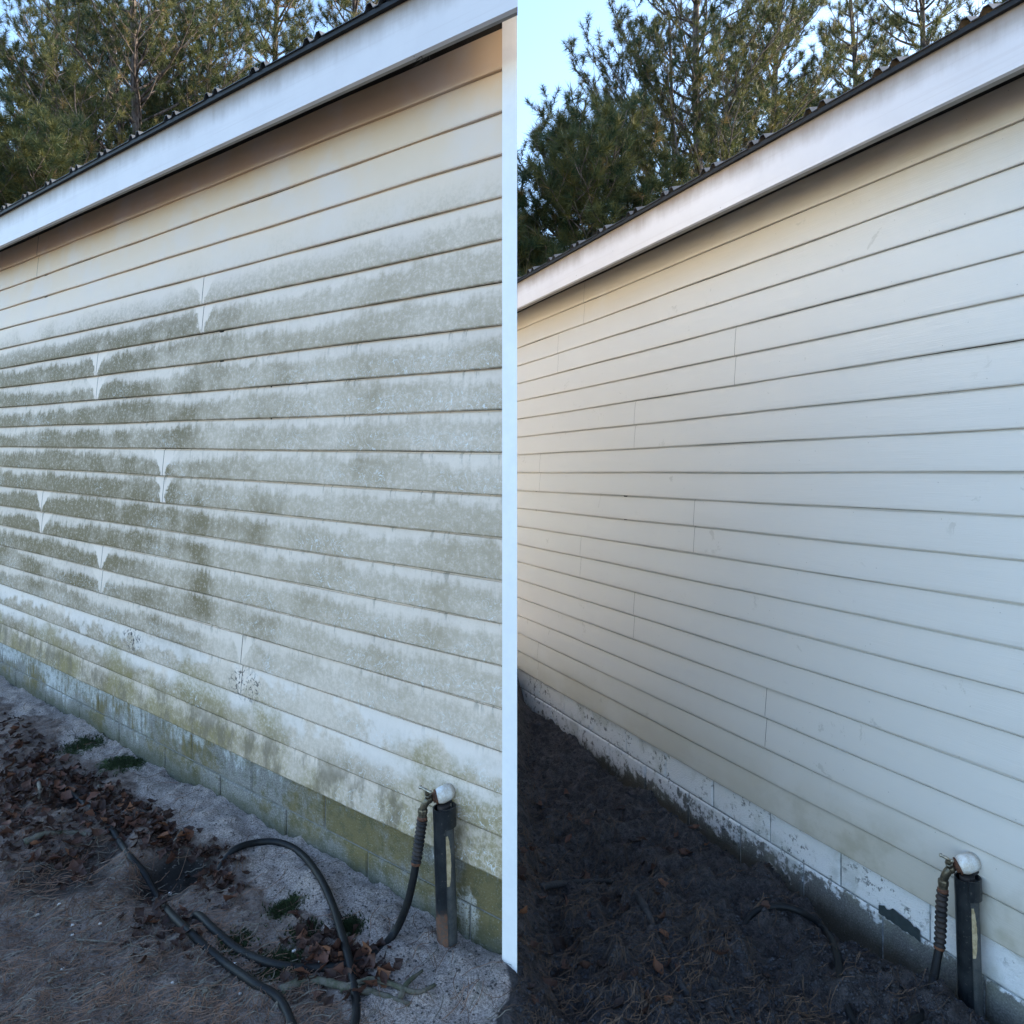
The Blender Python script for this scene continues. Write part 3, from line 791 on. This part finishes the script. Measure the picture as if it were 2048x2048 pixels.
def hose_with_guard(A, k, pts_down, label, ground_pts, guard_len=.13):
    head = [A(-38, 30, .088), A(-39, 48, .089), A(-41, 64, .090)]
    pts = head + pts_down + ground_pts
    sp = spline(pts, 10); r = .0122
    root = empty('garden_hose', sp[0], label, 'hose')
    mb = MB(); mb.tube(sp, r, 14); mb.build('hose_tube', MT['rubber'], root, smooth=True)
    mb = MB(); mb.tube([sp[0] + Vector((0, 0, .004)), sp[0], sp[3], sp[4], sp[7]], [.0145, .0155, .0155, .0135, .0135], 8); mb.build('coupling', MT['brass'], root)
    mb = MB(); mb.tube([sp[7], sp[8], sp[10], sp[11]], [.0135, .0158, .0158, .0135], 16); mb.build('clamp', MT['rust'], root, smooth=True)
    # ribbed guard
    dists = [0]; 
    for i in range(1, len(sp)): dists.append(dists[-1] + (sp[i] - sp[i - 1]).length)
    def at_d(d):
        for i in range(1, len(sp)):
            if dists[i] >= d: return sp[i - 1].lerp(sp[i], (d - dists[i - 1]) / (dists[i] - dists[i - 1]))
    st = dists[11] + .002; P_, R_ = [], []; N = 60; nr = 10
    for i in range(N + 1):
        d = st + guard_len * i / N; P_.append(at_d(d)); R_.append(.0150 + .0026 * math.cos(i / N * nr * 2 * math.pi))
    mb = MB(); mb.tube(P_, R_, 16); mb.build('ribbed_guard', MT['dusty'], root, smooth=True)
    e_ = st + guard_len
    mb = MB(); mb.tube([at_d(e_ + .001), at_d(e_ + .005), at_d(e_ + .010)], [.0148, .0155, .0142], 16); mb.build('clamp', MT['rust'], root, smooth=True)
    return root
G = lambda px, py, up=.011: gpix(px, py) + Vector((0, 0, up))
hose_with_guard(A1, 1.0, [W1.pix(834, 1712, .098), W1.pix(826, 1760, .112), W1.pix(812, 1815, .128), W1.pix(787, 1868, .150)],
    'black rubber garden hose looping over sandy soil from the tap by the mildewed siding',
    [W1.pix(746, 1911, .235), G(690, 1937), G(620, 1944), G(545, 1935), G(480, 1908), G(430, 1868), G(398, 1838), G(385, 1815, -.03), G(392, 1780, -.05), G(425, 1748, -.04),
     G(448, 1727, .006), G(475, 1702), G(520, 1690), G(565, 1693), G(605, 1716), G(640, 1762), G(665, 1820, .018), G(682, 1880, .026), G(696, 1935, .034), G(708, 1985, .02), G(712, 2040, .012), G(690, 2110, .012), G(640, 2130), G(595, 2080), G(560, 2008), G(505, 1972), G(440, 1926), G(380, 1872), G(340, 1833), G(310, 1792), G(288, 1752),
     G(262, 1718, .004), G(240, 1690, .010), G(222, 1661, .008), G(205, 1640, -.02), G(188, 1622, .004), G(165, 1606, .006), G(120, 1575, .002), G(100, 1560, -.04)])
hose_with_guard(A2, 1.0, [W2.pix(1880, 1880, .088), W2.pix(1873, 1925, .112), W2.pix(1865, 1968, .155), W2.pix(1852, 2015, .205)],
    'black hose hanging from the tap by the clean siding, half buried in dark soil',
    [G(1830, 2062, .03), G(1770, 2085, .0), G(1720, 2050, -.01), G(1690, 1980, -.03), G(1672, 1900, -.004), G(1645, 1858, .006), G(1600, 1828, .009), G(1555, 1818, .009), G(1510, 1828, .006), G(1480, 1850, -.02)], guard_len=.17)

# ------------------------------------------------------------------ trees
def noise_v(r, s): return Vector((r.gauss(0, s), r.gauss(0, s), r.gauss(0, s)))
class PineMaker:
    def __init__(s, seed): s.r = random.Random(seed); s.wood = MB(); s.nv = []; s.tint = []; s.bases = []
    def tuft(s, p, d, n=14, L=.17, tint=None, w=.0085, cone=1.0):
        s.bases.append((p, d.normalized(), int(n * 1.8), L, s.r.random() if tint is None else tint, w, cone))
    def branch(s, p0, d, L, r0, lev, up=.25, dens=1.0, tl=.17, nn=14, n_sub=None):
        r = s.r; n = 6 if lev else 9; pts = [p0]; dd = d.normalized()
        for i in range(n):
            dd = (dd + noise_v(r, .09) + Vector((0, 0, up / n))).normalized(); pts.append(pts[-1] + dd * (L / n))
        rad = [max(.004, r0 * (1 - .85 * i / n)) for i in range(n + 1)]
        s.wood.tube(pts, rad, 5 if lev else 7, cap=False)
        if lev >= 2 or L < .28:
            k = max(1, int(L / .07 * dens))
            for i in range(k):
                t = .3 + .7 * (i + r.random()) / k; q = min(n - 1, int(t * n)); p = pts[q].lerp(pts[q + 1], t * n - q)
                dn = (dd + noise_v(r, .45)).normalized(); s.tuft(p, dn, nn, tl * r.uniform(.75, 1.15))
            s.tuft(pts[-1], dd, nn + 4, tl * 1.1); return
        k = n_sub or max(2, int(L / .26 * dens))
        for i in range(k):
            t = .22 + .78 * (i + r.random() * .8) / k; t = min(t, .98); q = min(n - 1, int(t * n)); p = pts[q].lerp(pts[q + 1], t * n - q)
            side = dd.cross(Vector((0, 0, 1))).normalized() * (1 if i % 2 else -1)
            sd_ = (dd * r.uniform(.5, 1) + side * r.uniform(.5, 1.1) + Vector((0, 0, r.uniform(-.15, .5)))).normalized()
            s.branch(p, sd_, L * r.uniform(.28, .48) * (1.15 - .5 * t), max(.006, rad[q] * .55), lev + 1, up, dens, tl, nn)
        s.tuft(pts[-1], dd, nn + 4, tl * 1.15)
    def finish(s, prefix):
        r = np.random.default_rng(5)
        V = []; T = []
        for p, d, n, L, tint, w, cone in s.bases:
            a = r.normal(0, 1, (n, 3)); dirs = a * .62 * cone + np.array(d)[None, :] * .95
            dirs /= np.linalg.norm(dirs, axis=1)[:, None]
            ln = L * r.uniform(.7, 1.05, (n, 1)); base = np.array(p)[None, :] - dirs * 0 + np.array(d)[None, :] * r.uniform(-.05, .05, (n, 1))
            sd = np.cross(dirs, r.normal(0, 1, (n, 3))); sd /= np.linalg.norm(sd, axis=1)[:, None]
            tip = base + dirs * ln; tip[:, 2] -= .02
            tri = np.stack([base - sd * w / 2, base + sd * w / 2, tip], 1); V.append(tri.reshape(-1, 3)); T.append(np.full(n * 3, tint))
        V = np.concatenate(V).astype(np.float32); T = np.concatenate(T).astype(np.float32); nt = len(V) // 3
        me = bpy.data.meshes.new('crown'); me.vertices.add(len(V)); me.vertices.foreach_set('co', V.ravel())
        me.loops.add(len(V)); me.loops.foreach_set('vertex_index', np.arange(len(V), dtype=np.int32))
        me.polygons.add(nt); me.polygons.foreach_set('loop_start', np.arange(0, nt * 3, 3, dtype=np.int32)); me.polygons.foreach_set('loop_total', np.full(nt, 3, dtype=np.int32))
        me.update(); a = me.attributes.new('tint', 'FLOAT', 'POINT'); a.data.foreach_set('value', T); me.materials.append(MT['needle'])
        tm = bpy.data.meshes.new('trunk'); tm.from_pydata(s.wood.v, [], s.wood.f); tm.materials.append(MT['bark']); tm.polygons.foreach_set('use_smooth', [True] * len(tm.polygons)); tm.update()
        return tm, me

def pine_tall(seed):          # open crown, long rising limbs
    P = PineMaker(seed); r = P.r; H = 13.0; pts = []; lean = Vector((0, 0, 0))
    for i in range(14):
        lean += Vector((r.gauss(0, .03), r.gauss(0, .03), 0)); pts.append(Vector((lean.x, lean.y, H * i / 13)))
    rad = [.150 * (1 - .80 * i / 13) + .01 for i in range(14)]; P.wood.tube(pts, rad, 12)
    at = lambda z: pts[min(12, int(z / H * 13))].lerp(pts[min(12, int(z / H * 13)) + 1], z / H * 13 - min(12, int(z / H * 13)))
    z = 5.2; a = 0
    while z < H - .4:
        fr = (z - 4.6) / (H - 4.6); L = 3.9 * (1 - fr) ** .7 + .6
        for q in range(2 if z < 7 else 3):
            a += 2.4 + r.random() * .6
            P.branch(at(z), Vector((math.cos(a), math.sin(a), .35 + .3 * fr)), L * r.uniform(.7, 1.0), .040 * (1 - .5 * fr), 0, .7, 1.0, .16, 13)
        z += r.uniform(.30, .46)
    # second stem forking away
    b = [at(5.2), at(5.2) + Vector((-.3, .1, .5)), at(5.2) + Vector((-.45, .1, 1.6)), at(5.2) + Vector((-.5, .1, 3.2)), at(5.2) + Vector((-.6, 0, 5.6))]
    b = spline(b, 4); P.wood.tube(b, [.06 * (1 - .6 * i / len(b)) for i in range(len(b))], 8)
    for i in range(9):
        q = b[3 + i]; a += 2.2; P.branch(q, Vector((math.cos(a), math.sin(a), .5)), 1.9, .022, 0, .6, .8, .15, 11)
    # dead bare limbs low down
    for i in range(9):
        a += 1.9; z = r.uniform(3.2, 5.6); d = Vector((math.cos(a), math.sin(a), .3)); p0 = at(z)
        q = [p0, p0 + d * .8, p0 + d * 1.5 + Vector((0, 0, .25)), p0 + d * 2.2 + Vector((0, 0, .2))]
        P.wood.tube(spline(q, 4), [.026 - .0017 * k for k in range(13)], 6)
    return P.finish('tall')
def pine_bushy(seed):         # young dense pine
    P = PineMaker(seed); r = P.r; H = 6.8
    P.wood.tube([Vector((0, 0, H * i / 9)) + Vector((r.gauss(0, .02), r.gauss(0, .02), 0)) for i in range(10)], [.09 * (1 - .9 * i / 9) + .008 for i in range(10)], 9)
    z = 1.6; a = 0
    while z < H - .25:
        fr = (z - 1.6) / (H - 1.6); L = 2.35 * (1 - fr) ** .5 + .35
        for q in range(5):
            a += 1.26 + r.random() * .5
            P.branch(Vector((0, 0, z)), Vector((math.cos(a), math.sin(a), .25 + .45 * fr)), L * r.uniform(.75, 1.05), .022, 0, .5, 1.45, .20, 17)
        z += r.uniform(.22, .34)
    return P.finish('bushy')
def pine_mid(seed):
    P = PineMaker(seed); r = P.r; H = 14.5; pts = [Vector((.15 * math.sin(i * .5), .1 * math.cos(i * .7), H * i / 13)) for i in range(14)]
    P.wood.tube(pts, [.15 * (1 - .8 * i / 13) + .01 for i in range(14)], 9)
    at = lambda z: pts[min(12, int(z / H * 13))].lerp(pts[min(12, int(z / H * 13)) + 1], z / H * 13 - min(12, int(z / H * 13)))
    z = 3.4; a = 0
    while z < H - .5:
        fr = (z - 3.4) / (H - 3.4); L = 2.9 * (1 - fr) ** .6 + .5
        for q in range(3):
            a += 2.1 + r.random() * .7
            P.branch(at(z), Vector((math.cos(a), math.sin(a), .15 + .4 * fr)), L * r.uniform(.6, 1.0), .032, 0, .55, 1.2, .19, 13)
        z += r.uniform(.34, .52)
    return P.finish('mid')
TRI = 0
KIND = {'tall': pine_tall(3), 'bushy': pine_bushy(8), 'mid': pine_mid(14)}
def tree(kind, px, D, rz, sc, label, dz=0.0, group=None):
    x = (px - 1024) / F * D; z = float(gh(x, D)) + dz
    o = empty('pine_tree', (x, D, z), label, 'tree', group); o.rotation_euler.z = R(rz); o.scale = (sc, sc, sc)
    for nm, me_ in zip(('trunk', 'crown'), KIND[kind]):
        c = bpy.data.objects.new(nm, me_); link(c, o)
        if nm == 'crown': c['kind'] = 'stuff'
    return o
tree('tall', 1394, 15, 0, 1.0, 'tall open-crowned pine with forked trunk rising behind the clean shed roof')
tree('tall', 272, 15.5, 0, 1.0, 'tall pine with straight grey trunk standing above the mildewed shed eave')
tree('bushy', 1185, 11.5, 30, 1.0, 'dense dark green young pine low behind the clean shed, left of the forked trunk')
tree('bushy', 1310, 16.5, 110, 1.02, 'dense young pine tucked against the foot of the forked trunk')
tree('bushy', 1030, 18, 200, .98, 'small pine top at the far left over the clean shed eave, against blue sky')
tree('bushy', 50, 11.5, 80, .92, 'dense dark young pine at the top left above the mildewed shed eave')
tree('bushy', 150, 17.0, 250, 1.12, 'dark young pine beside the straight grey trunk, right of the densest one')
tree('mid', 1560, 18, 40, .95, 'pine with golden sunlit needles right of the forked trunk')
tree('mid', 1700, 21, 160, 1.05, 'golden sunlit pine high above the middle of the clean shed roof')
tree('mid', 1850, 18, 280, 1.0, 'brownish sunlit pine at the top right where the clean roof leaves the picture')
tree('mid', 1450, 26, 90, 1.05, 'distant pine seen through limbs just right of the forked trunk')
tree('mid', 1610, 28, 70, 1.1, 'distant pine filling the gap between the sunlit pines over the clean roof')
tree('bushy', 1490, 19, 10, 1.15, 'bushy green pine just above the clean roof edge right of the forked trunk')
tree('mid', 420, 18, 130, .95, 'thin-limbed pine right of the straight grey trunk above the mildewed shed')
tree('mid', 560, 20, 10, 1.05, 'golden-lit pine next to the corner of sky over the mildewed shed eave')
tree('mid', 700, 18, 200, 1.0, 'sunlit pine top where the mildewed shed roof meets the upper edge')
tree('mid', 330, 24, 300, 1.1, 'distant hazy pine behind the straight grey trunk')
tree('mid', 120, 22, 20, 1.1, 'distant pine at far left behind the dense dark young pine')
tree('mid', 222, 19, 140, .95, 'second pine close behind the straight grey trunk, its stem left of it')
# the wood goes on right of the picture; this pine is added for shade
tree('mid', 2230, 12, 60, 1.0, 'pine added for shade beyond the right end of the clean shed')

# ------------------------------------------------------------------ litter
def leaf_mesh(seed, mat):
    r = random.Random(seed); bm = bmesh.new(); n = 6; L = 1.0
    Wd = [.03, .20, .36, .40, .26, .12, .01]; curl = r.uniform(-1.2, 1.9); tw = r.uniform(-.8, .8); fold = r.uniform(.1, .8)
    rows = []
    for i in range(n + 1):
        t = i / n; x = t - .5; w = Wd[i] * r.uniform(.7, 1.25); z = curl * (t - .5) ** 2 * .8
        a = tw * (t - .5); row = []
        for q in (-1, -.5, 0, .5, 1):
            yy = q * w; zz = z + abs(q) ** 1.4 * w * fold + r.uniform(-.03, .03)
            row.append(bm.verts.new((x + r.uniform(-.02, .02), yy * math.cos(a) - (zz - z) * math.sin(a), z + yy * math.sin(a) + (zz - z) * math.cos(a))))
        rows.append(row)
    for i in range(n):
        for q in range(4): bm.faces.new((rows[i][q], rows[i + 1][q], rows[i + 1][q + 1], rows[i][q + 1]))
    me = bpy.data.meshes.new('fallen_leaf'); bm.to_mesh(me); bm.free(); me.materials.append(mat)
    me.polygons.foreach_set('use_smooth', [True] * len(me.polygons)); return me
LV1 = [leaf_mesh(i, MT['leafb']) for i in range(8)]; LV2 = [leaf_mesh(i + 20, MT['leafd']) for i in range(6)]
r = random.Random(21)
def drop_leaf(px, py, sz, meshes, label, group, lift=.012):
    q = gpix(px, py); o = bpy.data.objects.new('fallen_leaf', r.choice(meshes)); link(o)
    o.location = q + Vector((0, 0, lift)); o.rotation_euler = (r.gauss(0, .45), r.gauss(0, .45), r.uniform(0, 6.28))
    o.scale = (sz * r.uniform(.9, 1.2), sz * r.uniform(.75, 1.1), sz)
    tag(o, label, 'leaf', group); return o
def band(px, py):    # density of the leaf drift in the photograph
    d = 0
    for cx, cy, ax, ay, w in ((90, 1540, 75, 110, 1.0), (190, 1570, 110, 70, .9), (270, 1630, 110, 50, 1.0), (340, 1670, 90, 40, .9), (430, 1700, 55, 40, .7), (120, 1700, 90, 60, .45),
                              (440, 1770, 40, 35, .8), (690, 1930, 80, 45, .75), (620, 1880, 60, 50, .3), (320, 1860, 50, 40, .4), (80, 1470, 70, 50, .8), (20, 1600, 50, 100, .8)):
        d = max(d, w * math.exp(-((px - cx) / ax) ** 2 - ((py - cy) / ay) ** 2))
    return d
cnt = 0; tries = 0
while cnt < 285 and tries < 20000:
    tries += 1; px, py = r.uniform(0, 780), r.uniform(1420, 2040)
    if r.random() < band(px, py) ** 1.3:
        q = gpix(px, py); e = W1.se(q.x, q.y)[1]
        if e < .25: continue
        drop_leaf(px, py, r.uniform(.036, .064), LV1, 'curled dry brown leaf lying in the drift beside the mildewed shed', 'fallen leaves in the drift by the mildewed shed', r.uniform(.004, .022)); cnt += 1
for i in range(70):
    px, py = 1034 + abs(r.gauss(0, 1)) * 230, r.uniform(1600, 2040)
    if px > 1600: continue
    drop_leaf(px, py, r.uniform(.032, .058), LV2, 'damp dark leaf pressed into the dark soil beside the clean shed', 'fallen leaves on the dark soil by the clean shed', .004)
for px, py, s_, nm in ((1133, 1592, .038, 'single orange leaf on dark soil nearest the clean shed, farthest up'), (1138, 1684, .045, 'orange-brown leaf on dark soil below the topmost orange one'), (1189, 1633, .045, 'reddish leaf on dark soil right of the other orange leaves'),
                       (1085, 1803, .042, 'pale orange leaf on dark soil near the shed corner post'), (1131, 1806, .045, 'bright orange leaf on dark soil just right of the pale orange one'), (1168, 1757, .045, 'orange leaf beside the half-buried root on dark soil')):
    o = drop_leaf(px, py, s_, LV1, nm, None, .012)
# joined small litter under the individual leaves
def scatter_mesh(name, mat, pts_fn, n, maker, label, cat, kind='stuff'):
    mb = MB()
    for _ in range(n):
        p = pts_fn()
        if p is None: continue
        maker(mb, p)
    o = mb.build(name, mat); tag(o, label, cat, kind=kind); return o
def mk_straw(lmin, lmax, w, lift=.006):
    def f_(mb, p):
        a = r.uniform(0, math.pi); L = r.uniform(lmin, lmax); d = Vector((math.cos(a), math.sin(a), 0)); b = Vector((-d.y, d.x, 0)); bend = r.uniform(-.25, .25) * L
        pts = []
        for i in range(5):
            t = i / 4 - .5; q = p + d * (t * L) + b * (bend * (t * t * 4)); pts.append(Vector((q.x, q.y, float(gh(q.x, q.y)) + lift + r.uniform(0, .008))))
        base = len(mb.v)
        for q in pts: mb.v += [tuple(q - b * w / 2), tuple(q + b * w / 2 + Vector((0, 0, w * .5)))]
        for i in range(4): mb.f.append((base + 2 * i, base + 2 * i + 1, base + 2 * i + 3, base + 2 * i + 2))
    return f_
def in1():
    px, py = r.uniform(-20, 1010), r.uniform(1400, 2100)
    q = gpix(px, py); e = W1.se(q.x, q.y)[1]
    if e < .03: return None
    if e < .42 and r.random() < .85: return None
    return q
def in2():
    px, py = r.uniform(1034, 1990), r.uniform(1450, 2100); q = gpix(px, py); e = W2.se(q.x, q.y)[1]
    if e < .05: return None
    if e < .5 and r.random() < .8: return None
    return q
scatter_mesh('pine_straw', MT['straw'], in1, 3600, mk_straw(.05, .15, .0018), 'fallen brown pine needles over the sandy soil by the mildewed shed', 'pine needles')
scatter_mesh('pine_straw', MT['stick'], in1, 1500, mk_straw(.03, .10, .0022), 'bleached grey pine needles and stalks over the soil by the mildewed shed', 'pine needles')
scatter_mesh('pine_straw', MT['strawd'], in2, 3600, mk_straw(.04, .14, .0019), 'dark wet pine needles over the black soil by the clean shed', 'pine needles')
def mk_crumb(lo, hi):
    def f_(mb, p):
        s_ = r.uniform(lo, hi); z = float(gh(p.x, p.y)); b = len(mb.v)
        for d in ((1, 0, 0), (0, 1, 0), (-1, 0, 0), (0, -1, 0), (0, 0, 1), (0, 0, -1)):
            k = s_ * r.uniform(.5, 1.1); mb.v.append((p.x + d[0] * k, p.y + d[1] * k, z + s_ * .3 + d[2] * k * .8))
        for t in ((0, 1, 4), (1, 2, 4), (2, 3, 4), (3, 0, 4), (1, 0, 5), (2, 1, 5), (3, 2, 5), (0, 3, 5)): mb.f.append(tuple(b + i for i in t))
    return f_
def any1():
    q = gpix(r.uniform(-20, 1010), r.uniform(1400, 2100)); return q if W1.se(q.x, q.y)[1] > .02 else None
def any2():
    q = gpix(r.uniform(1034, 1990), r.uniform(1430, 2100)); return q if W2.se(q.x, q.y)[1] > .03 else None
scatter_mesh('soil_crumbs', MT['crumbs'], any1, 5000, mk_crumb(.002, .006), 'loose crumbs of soil and bark by the mildewed shed', 'soil')
scatter_mesh('soil_crumbs', MT['crumbd'], any2, 7000, mk_crumb(.003, .011), 'loose wet black crumbs of soil by the clean shed', 'soil')
def mosspt():
    m_ = r.choice(MOSS); a = r.uniform(0, 6.28); d = abs(r.gauss(0, m_[2] * .42)); x, y = m_[0] + d * math.cos(a), m_[1] + d * math.sin(a)
    return Vector((x, y, float(gh(x, y))))
def mk_moss(mb, p):
    z = float(gh(p.x, p.y))
    for _ in range(3):
        a = r.uniform(0, 6.28); l = r.uniform(.006, .016); t = Vector((p.x + r.gauss(0, .006), p.y + r.gauss(0, .006), z + l)); b = Vector((math.cos(a), math.sin(a), 0)) * .0022
        mb.quad([Vector((p.x, p.y, z)) - b, Vector((p.x, p.y, z)) + b, t])
scatter_mesh('moss', MT['mosst'], mosspt, 5000, mk_moss, 'short green moss in patches on the sandy soil', 'moss')

# the small crumpled leaves that fill the drift between the big ones
def driftpt():
    for _ in range(40):
        px, py = r.uniform(-10, 800), r.uniform(1420, 2040)
        if r.random() < band(px, py):
            q = gpix(px, py)
            if W1.se(q.x, q.y)[1] > .2: return q
    return None
LSRC = [([v.co.copy() for v in m_.vertices], [tuple(p.vertices) for p in m_.polygons]) for m_ in LV1]
def mk_leaf(mb, p):
    vs, fs = r.choice(LSRC); b = len(mb.v); sc_ = r.uniform(.020, .046)
    M_ = Matrix.Rotation(r.uniform(0, 6.28), 3, 'Z') @ Matrix.Rotation(r.gauss(0, .5), 3, 'X') @ Matrix.Rotation(r.gauss(0, .5), 3, 'Y')
    o_ = Vector((p.x, p.y, gh(p.x, p.y) + r.uniform(.002, .016)))
    mb.v += [tuple(o_ + (M_ @ v) * sc_) for v in vs]; mb.f += [tuple(b + i for i in q) for q in fs]
scatter_mesh('leaf_litter', mat_leaf('old_leaf_litter', (.022, .012, .010), (.075, .036, .026)), driftpt, 900, mk_leaf, 'crumpled dark brown leaf litter filling the drift by the mildewed shed', 'leaf litter')
# sticks, roots, pebbles
def stick(name, pts, rad, mat, label, cat, lift=.006, nseg=5):
    P_ = spline([gpix(px, py) + Vector((0, 0, lift)) for px, py in pts], nseg); n = len(P_)
    rr = random.Random(len(label)); rad_ = [rad * (1 - .55 * i / n) * rr.uniform(.85, 1.15) for i in range(n)]
    mb = MB(); mb.tube([p - P_[0] for p in P_], rad_, 8); o = mb.build(name, mat, smooth=True); o.location = P_[0]; tag(o, label, cat); return o
stick('root', [(48, 1688), (90, 1672), (140, 1668), (182, 1672)], .017, MT['root'], 'mossy grey root breaking the soil at the left edge below the leaf drift', 'root', .004)
stick('root', [(560, 1985), (620, 1962), (690, 1975), (760, 1990), (820, 2010)], .014, MT['root'], 'knobbly root under the hose crossing at the bottom of the sandy side', 'root', .002)
stick('root', [(800, 2000), (815, 1970), (845, 1945)], .009, MT['root'], 'short upward-pointing root piece near the sand below the split pipe', 'root')
stick('root', [(680, 1985), (750, 1965), (830, 1990), (870, 1975)], .010, MT['root'], 'thin crooked root crossing the brown leaves beneath the tap', 'root', .008)
stick('stick', [(408, 1988), (430, 1972), (462, 1953)], .006, MT['stick'], 'short pale stick on soil at the bottom, left of the hose', 'stick')
stick('stick', [(75, 1562), (80, 1585), (76, 1605)], .010, MT['stick'], 'stubby pale stick standing in the leaf drift at the far left', 'stick', .01)
stick('stick', [(198, 1578), (194, 1600)], .009, MT['stick'], 'stubby pale stick in the leaf drift beside the buried hose', 'stick', .012)
stick('stick', [(98, 1968), (110, 1958), (130, 1955)], .005, MT['stick'], 'small bleached chip of wood at the lower left on the needles', 'stick')
stick('stick', [(150, 1883), (240, 1890), (310, 1906)], .0035, MT['stick'], 'long thin brown twig lying across the soil at lower left', 'stick')
stick('stick', [(350, 1690), (362, 1665)], .006, MT['stick'], 'broken straw-coloured twig above the dark hole', 'stick', .015)
stick('root', [(1245, 1740), (1275, 1790), (1300, 1835), (1325, 1900), (1360, 1965), (1385, 2000), (1420, 2060)], .017, MT['rootd'], 'long half-buried root running down the dark soil by the clean shed', 'root', -.002)
stick('root', [(1080, 1772), (1130, 1765), (1190, 1762), (1235, 1764)], .015, MT['rootd'], 'half-buried root lying crosswise on the dark soil', 'root', -.003)
stick('root', [(1425, 1960), (1450, 2000), (1470, 2040)], .013, MT['rootd'], 'short dark root at the bottom of the dark soil', 'root', -.002)
for i, (px, py) in enumerate(((118, 1811), (200, 1850), (74, 1832), (145, 1872), (125, 1941), (345, 1968), (480, 1990), (470, 1931), (340, 1789), (600, 1900), (640, 1925), (588, 1905), (1141, 1901), (145, 1853), (232, 1812))):
    q = gpix(px, py); bm = bmesh.new(); bmesh.ops.create_icosphere(bm, subdivisions=1, radius=r.uniform(.005, .009))
    for v in bm.verts: v.co *= r.uniform(.75, 1.2); v.co.z *= .6
    me_ = bpy.data.meshes.new('pebble'); bm.to_mesh(me_); bm.free(); me_.materials.append(MT['pebble'])
    o = bpy.data.objects.new('pebble', me_); link(o); o.location = q + Vector((0, 0, .004))
    tag(o, 'small white pebble on the bare soil', 'pebble', 'white pebbles on the soil')

# old web tangle under the eave
mb = MB(); c = W1.pix(848, 112, .165); rr = random.Random(2)
for i in range(14):
    p0 = c + Vector((rr.gauss(0, .006), rr.gauss(0, .006), rr.gauss(.004, .006))); p1 = p0 + Vector((rr.gauss(0, .016), rr.gauss(0, .010), rr.gauss(0, .011)))
    mb.tube([p0, p0.lerp(p1, .5) + Vector((0, 0, rr.gauss(0, .004))), p1], .0012, 4)
for dx, dy in ((60, -42), (38, -20), (-20, 22)):
    p1 = W1.pix(848 + dx, 112 + dy, .165); mb.tube([c, c.lerp(p1, .5) - Vector((0, 0, .003)), p1], .0008, 4)
o = mb.build('web_tangle', MT['web'], origin=c); tag(o, 'dark tangle of old web and twigs under the mildewed shed eave', 'web')

# ------------------------------------------------------------------ render settings
S.render.engine = 'CYCLES'
S.cycles.max_bounces = 6
